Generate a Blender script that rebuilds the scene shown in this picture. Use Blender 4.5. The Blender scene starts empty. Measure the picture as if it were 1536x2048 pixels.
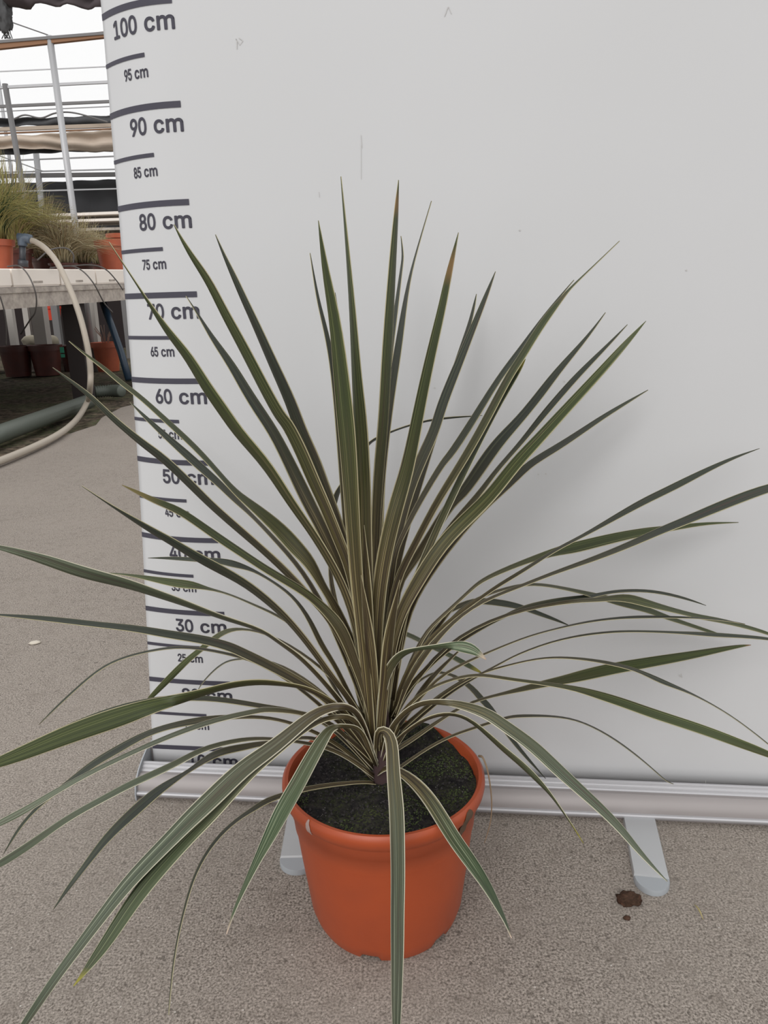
import bpy, bmesh, math, random
from mathutils import Vector, Matrix
random.seed(7)
R = math.radians
C = bpy.context.scene.collection
scene = bpy.context.scene

# ---------------------------------------------------------------- camera
F_PX, CAM_H, PITCH, ROLL = 1541.57, 0.63758, 0.26869, -0.02529
CAM = Vector((0, 0, CAM_H))
FW = Vector((0, math.cos(PITCH), -math.sin(PITCH)))
_rt = Vector((1, 0, 0)); _up = Vector((0, math.sin(PITCH), math.cos(PITCH)))
RT = math.cos(ROLL)*_rt + math.sin(ROLL)*_up
UP = -math.sin(ROLL)*_rt + math.cos(ROLL)*_up
cd = bpy.data.cameras.new('camera'); cam = bpy.data.objects.new('camera', cd); C.objects.link(cam)
cd.sensor_fit = 'VERTICAL'; cd.sensor_height = 24; cd.sensor_width = 18
cd.lens = F_PX/2048*24; cd.clip_start = 0.02; cd.clip_end = 200
m = Matrix((RT, UP, -FW)).transposed().to_4x4(); m.translation = CAM
cam.matrix_world = m
scene.camera = cam

# ---------------------------------------------------------------- light
scene.view_settings.view_transform = 'Standard'; scene.view_settings.look = 'None'
scene.view_settings.gamma = 1; scene.view_settings.use_curve_mapping = False
scene.view_settings.exposure = 0.0
w = bpy.data.worlds.new('overcast_sky'); scene.world = w; w.use_nodes = True
bg = w.node_tree.nodes['Background']; bg.inputs[0].default_value = (1.0, 1.0, 1.0, 1); bg.inputs[1].default_value = 1.06
sd = bpy.data.lights.new('sun', 'SUN'); sd.energy = 1.22; sd.angle = R(34); sd.color = (1, 0.985, 0.965)
sun = bpy.data.objects.new('sun', sd); C.objects.link(sun)
sun.rotation_euler = Vector((0.32, 1.0, -.78)).to_track_quat('-Z', 'Y').to_euler()

# ---------------------------------------------------------------- helpers
def ray(u, v): return FW + RT*((u-768)/F_PX) - UP*((v-1024)/F_PX)
def atY(u, v, y):
    d = ray(u, v); return CAM + d*(y/d.y)
def atZ(u, v, z):
    d = ray(u, v); return CAM + d*((z-CAM_H)/d.z)
def tag(o, label=None, cat=None, group=None, kind=None):
    if label: o['label'] = label
    if cat: o['category'] = cat
    if group: o['group'] = group
    if kind: o['kind'] = kind
    return o
def thing(name, label, cat, loc=(0,0,0), group=None):
    o = bpy.data.objects.new(name, None); C.objects.link(o); o.location = loc; o.empty_display_size = 0.05
    return tag(o, label, cat, group)
def link(name, bm, mat, parent=None, smooth=True, recalc=True):
    if recalc: bmesh.ops.recalc_face_normals(bm, faces=bm.faces[:])
    me = bpy.data.meshes.new(name); bm.to_mesh(me); bm.free()
    mats = mat if isinstance(mat, (list, tuple)) else [mat]
    for q in mats: me.materials.append(q)
    if smooth:
        for p in me.polygons: p.use_smooth = True
    o = bpy.data.objects.new(name, me); C.objects.link(o)
    if parent:
        o.parent = parent
        root = parent
        off = Vector((0,0,0))
        while root: off += root.location; root = root.parent
        o.location = -off          # meshes are written in world coordinates
    return o
def sharp(o, ang=35):
    me = o.data
    bm = bmesh.new(); bm.from_mesh(me)
    for e in bm.edges:
        if len(e.link_faces) == 2 and e.calc_face_angle(0) > R(ang): e.smooth = False
    bm.to_mesh(me); bm.free(); return o
def box(bm, c, s, M=None):
    v = []
    for x in (-.5,.5):
        for y in (-.5,.5):
            for z in (-.5,.5):
                p = Vector((x*s[0], y*s[1], z*s[2]))
                if M: p = M @ p
                v.append(bm.verts.new(p + Vector(c)))
    for f in ((0,1,3,2),(4,6,7,5),(0,4,5,1),(2,3,7,6),(0,2,6,4),(1,5,7,3)): bm.faces.new([v[i] for i in f])
    return v
def beam(bm, a, b, wdt, hgt):
    a = Vector(a); b = Vector(b); d = (b-a); L = d.length; d.normalize()
    z = Vector((0,0,1)) if abs(d.z) < .9 else Vector((1,0,0))
    s = d.cross(z).normalized(); z2 = s.cross(d)
    M = Matrix((d, s, z2)).transposed()
    box(bm, (a+b)/2, (L, wdt, hgt), M)
def crom(pts, n):
    P = [Vector(p) for p in pts]; P = [2*P[0]-P[1]] + P + [2*P[-1]-P[-2]]
    seg = len(P)-3; out = []
    for i in range(n+1):
        t = i/n*seg; k = min(int(t), seg-1); t -= k
        a, b, c, d = P[k:k+4]
        out.append(0.5*((2*b)+(c-a)*t+(2*a-5*b+4*c-d)*t*t+(3*b-a-3*c+d)*t**3))
    return out
def tube(bm, pts, r, n=10, closed_ends=True):
    rings = []; prev = None
    for i, p in enumerate(pts):
        t = (pts[min(i+1, len(pts)-1)] - pts[max(i-1, 0)]).normalized()
        if prev is None:
            s = t.cross(Vector((0,0,1)));  s = s if s.length > .1 else t.cross(Vector((1,0,0)))
            s.normalize()
        else: s = (prev - t*prev.dot(t)).normalized()
        prev = s; q = t.cross(s)
        rr = r(i/(len(pts)-1)) if callable(r) else r
        rings.append([bm.verts.new(p + (s*math.cos(a)+q*math.sin(a))*rr) for a in [2*math.pi*k/n for k in range(n)]])
    for A, B in zip(rings, rings[1:]):
        for k in range(n): bm.faces.new((A[k], A[(k+1)%n], B[(k+1)%n], B[k]))
    if closed_ends:
        bm.faces.new(rings[0][::-1]); bm.faces.new(rings[-1])
def lathe(bm, prof, c, n=64, wob=None):
    c = Vector(c); rings = []
    for (r, z) in prof:
        rings.append([bm.verts.new(c + Vector((r*math.cos(a), r*math.sin(a), z))) for a in [2*math.pi*k/n for k in range(n)]])
    for A, B in zip(rings, rings[1:]):
        for k in range(n): bm.faces.new((A[k], A[(k+1)%n], B[(k+1)%n], B[k]))
    return rings

# ---------------------------------------------------------------- materials
def mat(name, col, rough=0.6, metal=0.0, spec=0.5):
    m = bpy.data.materials.new(name); m.use_nodes = True
    b = m.node_tree.nodes['Principled BSDF']
    b.inputs['Base Color'].default_value = (*col, 1); b.inputs['Roughness'].default_value = rough
    b.inputs['Metallic'].default_value = metal
    b.inputs['Specular IOR Level'].default_value = spec
    return m
class NB:
    def __init__(s, m): s.t = m.node_tree; s.n = s.t.nodes; s.b = s.n['Principled BSDF']
    def new(s, ty, **kw):
        q = s.n.new(ty)
        for k, v in kw.items(): setattr(q, k, v)
        return q
    def l(s, a, b): s.t.links.new(a, b)
    def math(s, op, a, b=None, clamp=False):
        q = s.new('ShaderNodeMath', operation=op, use_clamp=clamp)
        for i, v in enumerate((a, b)):
            if v is None: continue
            if isinstance(v, (int, float)): q.inputs[i].default_value = v
            else: s.l(v, q.inputs[i])
        return q.outputs[0]
    def mix(s, f, a, b):
        q = s.new('ShaderNodeMix', data_type='RGBA')
        for i, v in ((0, f), (6, a), (7, b)):
            if isinstance(v, (int, float)): q.inputs[i].default_value = v
            elif isinstance(v, tuple): q.inputs[i].default_value = (*v, 1)
            else: s.l(v, q.inputs[i])
        return q.outputs[2]
    def noise(s, vec, scale, detail=3, rough=.55):
        q = s.new('ShaderNodeTexNoise'); q.inputs['Scale'].default_value = scale
        q.inputs['Detail'].default_value = detail; q.inputs['Roughness'].default_value = rough
        if vec is not None: s.l(vec, q.inputs['Vector'])
        return q.outputs['Fac']
    def ramp(s, f, stops):
        q = s.new('ShaderNodeValToRGB'); e = q.color_ramp.elements
        while len(e) < len(stops): e.new(.5)
        for k, (p, c) in enumerate(stops):
            e[k].position = p; e[k].color = (c, c, c, 1) if isinstance(c, (int, float)) else (*c, 1)
        s.l(f, q.inputs[0]); return q.outputs[0]
    def coord(s, out='Object', scale=None):
        q = s.new('ShaderNodeTexCoord').outputs[out]
        if scale:
            mp = s.new('ShaderNodeMapping'); mp.inputs['Scale'].default_value = scale; s.l(q, mp.inputs[0]); q = mp.outputs[0]
        return q
    def bump(s, h, st=.3, d=.001):
        q = s.new('ShaderNodeBump'); q.inputs['Strength'].default_value = st; q.inputs['Distance'].default_value = d
        s.l(h, q.inputs['Height']); s.l(q.outputs[0], s.b.inputs['Normal'])

def concrete_mat():
    m = mat('concrete', (.3,.27,.24), .92, spec=.2); k = NB(m); co = k.coord()
    fine = k.noise(co, 420, 4, .7); mid = k.noise(co, 34, 4, .6); big = k.noise(co, 3.2, 3, .6); grit = k.noise(co, 130, 3, .65)
    base = k.mix(k.ramp(fine, [(.37, 0.0), (.63, 1.0)]), (.082,.068,.056), (.43,.38,.335))
    base = k.mix(k.ramp(grit, [(.57, 0.0), (.68, .7)]), base, (.05,.04,.033))
    base = k.mix(k.ramp(mid, [(.5, 0.0), (.75, .5)]), base, (.15,.125,.105))
    base = k.mix(k.ramp(big, [(.35, 0.0), (.65, .35)]), base, (.29,.255,.222))
    spk = k.new('ShaderNodeTexVoronoi'); spk.inputs['Scale'].default_value = 55; k.l(co, spk.inputs['Vector'])
    base = k.mix(k.ramp(spk.outputs['Distance'], [(.035, .9), (.06, 0.0)]), base, (.55,.52,.48))
    k.l(base, k.b.inputs['Base Color'])
    k.bump(k.math('ADD', k.math('MULTIPLY', fine, .5), mid), .35, .002)
    return m
M_concrete = concrete_mat()
def soil_mat(name, a, b, c, sc=90):
    m = mat(name, a, .95, spec=.15); k = NB(m); co = k.coord()
    n1 = k.noise(co, sc, 5, .7); n2 = k.noise(co, sc*.12, 3); n3 = k.noise(co, sc*2.6, 3, .7)
    base = k.mix(k.ramp(n1, [(.4, 0.0), (.65, 1.0)]), a, b)
    base = k.mix(k.math('MULTIPLY', k.ramp(n2, [(.42, 0.0), (.6, 1.0)]), k.ramp(n3, [(.45, 0.0), (.6, 1.0)])), base, c)
    k.l(base, k.b.inputs['Base Color']); k.bump(n1, .8, .006); return m
M_soil = soil_mat('potting_soil', (.012,.011,.012), (.035,.03,.03), (.06,.07,.025), 160)
M_earth = soil_mat('dark_earth_gravel', (.030,.025,.018), (.17,.13,.095), (.09,.11,.05), 22)
def orange_mat(name='orange_plastic', col=(.37,.066,.020), col2=(.31,.058,.022)):
    m = mat(name, col, .42, spec=.45); k = NB(m); co = k.coord()
    k.l(k.mix(k.ramp(k.noise(co, 9, 4), [(.4, 0.0), (.7, 1.0)]), col, col2), k.b.inputs['Base Color'])
    k.bump(k.noise(co, 240, 2), .08, .0008); return m
M_pot = orange_mat()
M_brownpot = orange_mat('brown_plastic', (.085,.022,.016), (.055,.018,.014))
M_terra = orange_mat('terracotta_plastic', (.42,.10,.045), (.34,.08,.04))
M_sheet = mat('banner_vinyl', (.54,.54,.55), .62, spec=.25)
kk = NB(M_sheet); kc = kk.coord()
kk.l(kk.mix(kk.ramp(kk.noise(kc, 2.2, 3), [(.35, 0.0), (.7, 1.0)]), (.555,.557,.565), (.535,.537,.542)), kk.b.inputs['Base Color'])
M_ink = mat('dark_print', (.055,.052,.07), .6, spec=.3)
M_scuff = mat('scuff_grey', (.48,.47,.46), .7)
M_alu = mat('brushed_aluminium', (.46,.455,.47), .42, .35)
M_alu2 = mat('satin_aluminium_body', (.30,.275,.27), .5, .25)
M_foot = mat('foot_aluminium', (.52,.53,.54), .45, .5)
M_cap = mat('grey_plastic_cap', (.33,.35,.37), .5)
M_dark = mat('slot_black', (.012,.012,.014), .7)
M_stem = mat('stem_bark', (.055,.03,.03), .9)
M_white = mat('white_polystyrene', (.86,.79,.72), .8)
M_slab = mat('weathered_concrete_beam', (.36,.31,.27), .9)
kk = NB(M_slab); kc = kk.coord()
kk.l(kk.mix(kk.ramp(kk.noise(kc, 14, 5, .7), [(.35, 0.0), (.7, 1.0)]), (.30,.26,.23), (.56,.50,.44)), kk.b.inputs['Base Color'])
M_hose = mat('cream_hose', (.40,.35,.29), .5)
M_pvc = mat('dark_pvc', (.05,.055,.065), .4)
M_bluepvc = mat('blue_grey_pvc', (.10,.13,.17), .4)
M_blue = mat('blue_pipe', (.012,.028,.05), .35)
M_greypipe = mat('grey_green_pipe', (.10,.115,.095), .5)
M_drip = mat('drip_tube', (.10,.09,.085), .5)
M_steel = mat('galvanised_steel', (.42,.42,.43), .5, .3)
M_darksteel = mat('dark_steel', (.16,.155,.155), .6, .2)
M_rust = mat('rusty_beam', (.25,.13,.07), .8)
M_net = mat('shade_net', (.045,.045,.048), .9)
M_screen = mat('tan_screen_cloth', (.46,.38,.31), .9)
M_purple = mat('dark_screen_cloth', (.055,.042,.045), .9)
M_post = mat('dark_post', (.022,.015,.014), .8)
M_pillar = mat('pale_pillar', (.42,.39,.36), .8)
M_rock = mat('pale_block', (.38,.34,.26), .9)
M_tag = mat('green_tag', (.05,.35,.22), .6)
M_tagw = mat('white_tag', (.7,.72,.7), .6)

def leaf_mat(name, green, dark, tip=None, tip_at=.93, tip_end=2.0, tip_f=1.0, allbase=False, line_c=(.19,.21,.08), line_f=.6, cream=(.46,.41,.25)):
    m = mat(name, green, .48, spec=.28); k = NB(m)
    uv = k.new('ShaderNodeTexCoord').outputs['UV']; sep = k.new('ShaderNodeSeparateXYZ'); k.l(uv, sep.inputs[0])
    u, v = sep.outputs[0], sep.outputs[1]
    oi = k.new('ShaderNodeObjectInfo').outputs['Random']; cb = k.new('ShaderNodeCombineXYZ'); k.l(k.math('MULTIPLY', oi, 57), cb.inputs[0]); k.l(k.math('MULTIPLY', oi, 31), cb.inputs[1]); oi3 = cb.outputs[0]
    def streak(sx, sy, off):
        mp = k.new('ShaderNodeMapping'); mp.inputs['Scale'].default_value = (sx, sy, 1); mp.inputs['Location'].default_value = (off, off*.7, 0)
        ad = k.new('ShaderNodeVectorMath', operation='ADD'); k.l(mp.outputs[0], ad.inputs[0]); k.l(oi3, ad.inputs[1])
        k.l(uv, mp.inputs[0]); return k.noise(ad.outputs[0], 1, 2, .5)
    e = k.math('ABSOLUTE', k.math('SUBTRACT', u, .5))
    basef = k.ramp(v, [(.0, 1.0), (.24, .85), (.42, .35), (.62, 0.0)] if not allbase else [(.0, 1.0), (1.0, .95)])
    s1 = streak(17, 1.1, 3.1); s2 = streak(9, .8, 11.7); s3 = streak(15, 1.0, 21)
    g = k.mix(k.ramp(s1, [(.38, 0.0), (.62, 1.0)]), green, dark)
    g = k.mix(k.math('MULTIPLY', k.ramp(s3, [(.56, 0.0), (.66, 1.0)]), line_f), g, line_c)
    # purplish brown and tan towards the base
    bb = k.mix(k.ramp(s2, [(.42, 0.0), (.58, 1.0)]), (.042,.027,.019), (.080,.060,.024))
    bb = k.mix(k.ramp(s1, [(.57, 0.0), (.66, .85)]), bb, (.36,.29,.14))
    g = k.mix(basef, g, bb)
    brown = k.math('MULTIPLY', k.ramp(streak(4, 2.2, 40), [(.60, 0.0), (.72, 1.0)]), .6)
    g = k.mix(brown, g, (.070,.043,.036))
    # cream margin
    wdt = k.math('SUBTRACT', .455, k.math('MULTIPLY', basef, .05))
    mar = k.math('MULTIPLY', k.math('SUBTRACT', e, wdt), 40, clamp=True)
    g = k.mix(k.math('MULTIPLY', mar, .9), g, cream)
    if tip:
        tf = k.math('MULTIPLY', k.math('SUBTRACT', v, tip_at), 14, clamp=True)
        tf = k.math('MULTIPLY', tf, k.math('MULTIPLY', k.math('SUBTRACT', tip_end, v), 14, clamp=True)); tf = k.math('MULTIPLY', tf, tip_f)
        g = k.mix(tf, g, tip)
    k.l(g, k.b.inputs['Base Color'])
    k.bump(s1, .25, .0006)
    return m
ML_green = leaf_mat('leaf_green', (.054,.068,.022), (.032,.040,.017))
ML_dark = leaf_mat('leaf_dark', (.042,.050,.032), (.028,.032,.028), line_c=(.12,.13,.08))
ML_sheen = leaf_mat('leaf_sky_sheen', (.090,.105,.066), (.052,.064,.042), line_c=(.34,.37,.27), line_f=.7, cream=(.60,.56,.43))  # front leaves: grey sky sheen of the upper surfaces painted into the green
ML_tipo = leaf_mat('leaf_orange_band', (.052,.064,.022), (.030,.038,.016), (.30,.15,.055), .86, .97, .8)
ML_tipe = leaf_mat('leaf_orange_end', (.058,.072,.024), (.034,.042,.018), (.36,.15,.07), .955)
ML_tipy = leaf_mat('leaf_yellow_tip', (.080,.100,.050), (.046,.060,.034), (.30,.27,.05), .88, line_c=(.32,.33,.20), cream=(.58,.54,.38))
ML_tipb = leaf_mat('leaf_olive_tip', (.050,.060,.022), (.032,.040,.018), (.17,.13,.045), .84, 2.0, .7)
ML_tipp = leaf_mat('leaf_dry_tip', (.074,.100,.050), (.036,.060,.030), (.55,.42,.33), .93, line_c=(.32,.36,.24), line_f=.7, cream=(.58,.55,.42))
ML_tipm = leaf_mat('leaf_orange_patch', (.048,.060,.022), (.030,.038,.018), (.22,.11,.06), .775, .84, .75)
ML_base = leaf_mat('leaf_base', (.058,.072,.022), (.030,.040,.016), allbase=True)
M_dry = mat('dry_leaf', (.22,.15,.09), .8)

# ---------------------------------------------------------------- setting: ground and slab
def quad_slab(name, pts, z0, z1, m):
    bm = bmesh.new()
    lo = [bm.verts.new((x, y, z0)) for x, y in pts]; hi = [bm.verts.new((x, y, z1)) for x, y in pts]
    bm.faces.new(lo[::-1]); bm.faces.new(hi)
    n = len(pts)
    for i in range(n): bm.faces.new((lo[i], lo[(i+1)%n], hi[(i+1)%n], hi[i]))
    return link(name, bm, m, smooth=False)
edge = [(-1.55,-4),(-1.6,1.5),(-1.64,2.6),(-1.655,3.0),(-1.652,3.28),(-1.66,3.6),(-1.645,3.98),(-1.60,4.3),(-1.67,4.6),(-1.70,5.05),(-1.62,5.4),(-1.6,6.5),(-1.6,24)]
tag(quad_slab('floor', edge + [(6,24),(6,-4)], -.05, 0, M_concrete), kind='structure')
bm = bmesh.new()
N = 60
g = [[bm.verts.new((-14+12.6*i/N, 1+23*j/N, -.03+random.uniform(-.012,.016))) for j in range(N+1)] for i in range(N+1)]
for i in range(N):
    for j in range(N): bm.faces.new((g[i][j], g[i+1][j], g[i+1][j+1], g[i][j+1]))
tag(link('ground', bm, M_earth), kind='structure')

# ---------------------------------------------------------------- banner
B0 = Vector((-0.2107, 0.9318, 0)); YAW = -0.11165
BD = Vector((math.cos(YAW), math.sin(YAW), 0)); BN = Vector((math.sin(YAW), -math.cos(YAW), 0))   # BN: towards the viewer
OFF = 0.0477                                 # zero of the printed scale lies this far under the floor
def interp(x, tab):
    if x <= tab[0][0]: return tab[0][1]
    for (a, p), (b, q) in zip(tab, tab[1:]):
        if x <= b: return p+(q-p)*(x-a)/(b-a)
    return tab[-1][1]
AT = [(0,.121),(10,.119),(20,.1155),(30,.1128),(40,.1105),(60,.106),(80,.102),(90,.0995),(100,.095),(120,.095),(250,.095)]
ET = [(0,0),(10,.001),(20,.008),(30,.016),(40,.025),(50,.032),(60,.036),(80,.041),(90,.041),(100,.038),(250,.038)]
def banner(s, zr, lift=0.0):
    """point on the sheet: s along it from the ends of the long marks, zr height on the printed scale (m)"""
    z = zr-OFF
    if s >= 0: return B0 + BD*s + BN*lift + Vector((0,0,z))
    A = interp(zr*100, AT); E = interp(zr*100, ET); u = min(1.05, -s/A*1.0)
    perp = E*u**2.3; sl = E*2.3*u**1.3/A
    nn = (BN - BD*sl*-1*-1).normalized() if False else (BN + BD*(-sl)).normalized()
    return B0 - BD*(A*u) - BN*perp + nn*lift + Vector((0,0,z))
XR = 0.86; ZTOP = 2.0
ban = thing('height_chart_banner', 'tall white roll-up banner with black centimetre height scale behind the potted plant', 'banner', B0)
bm = bmesh.new()
ss = [-1.0*i/16 for i in range(16, 0, -1)]
cols = []
zs = [0.062+(ZTOP+OFF-0.062)*j/60 for j in range(61)]
for j, zr in enumerate(zs):
    A = interp(zr*100, AT); row = []
    for s in [q*A for q in ss] + [0, .15, .3, .45, .6, .75, XR]: row.append(bm.verts.new(banner(s, zr)))
    cols.append(row)
for a, b in zip(cols, cols[1:]):
    for i in range(len(a)-1): bm.faces.new((a[i], a[i+1], b[i+1], b[i]))
sheet = link('sheet', bm, M_sheet, ban)
mo = sheet.modifiers.new('thickness', 'SOLIDIFY'); mo.thickness = .0005; mo.offset = 1 if sheet.data.polygons[0].normal.dot(BN) < 0 else -1
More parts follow.
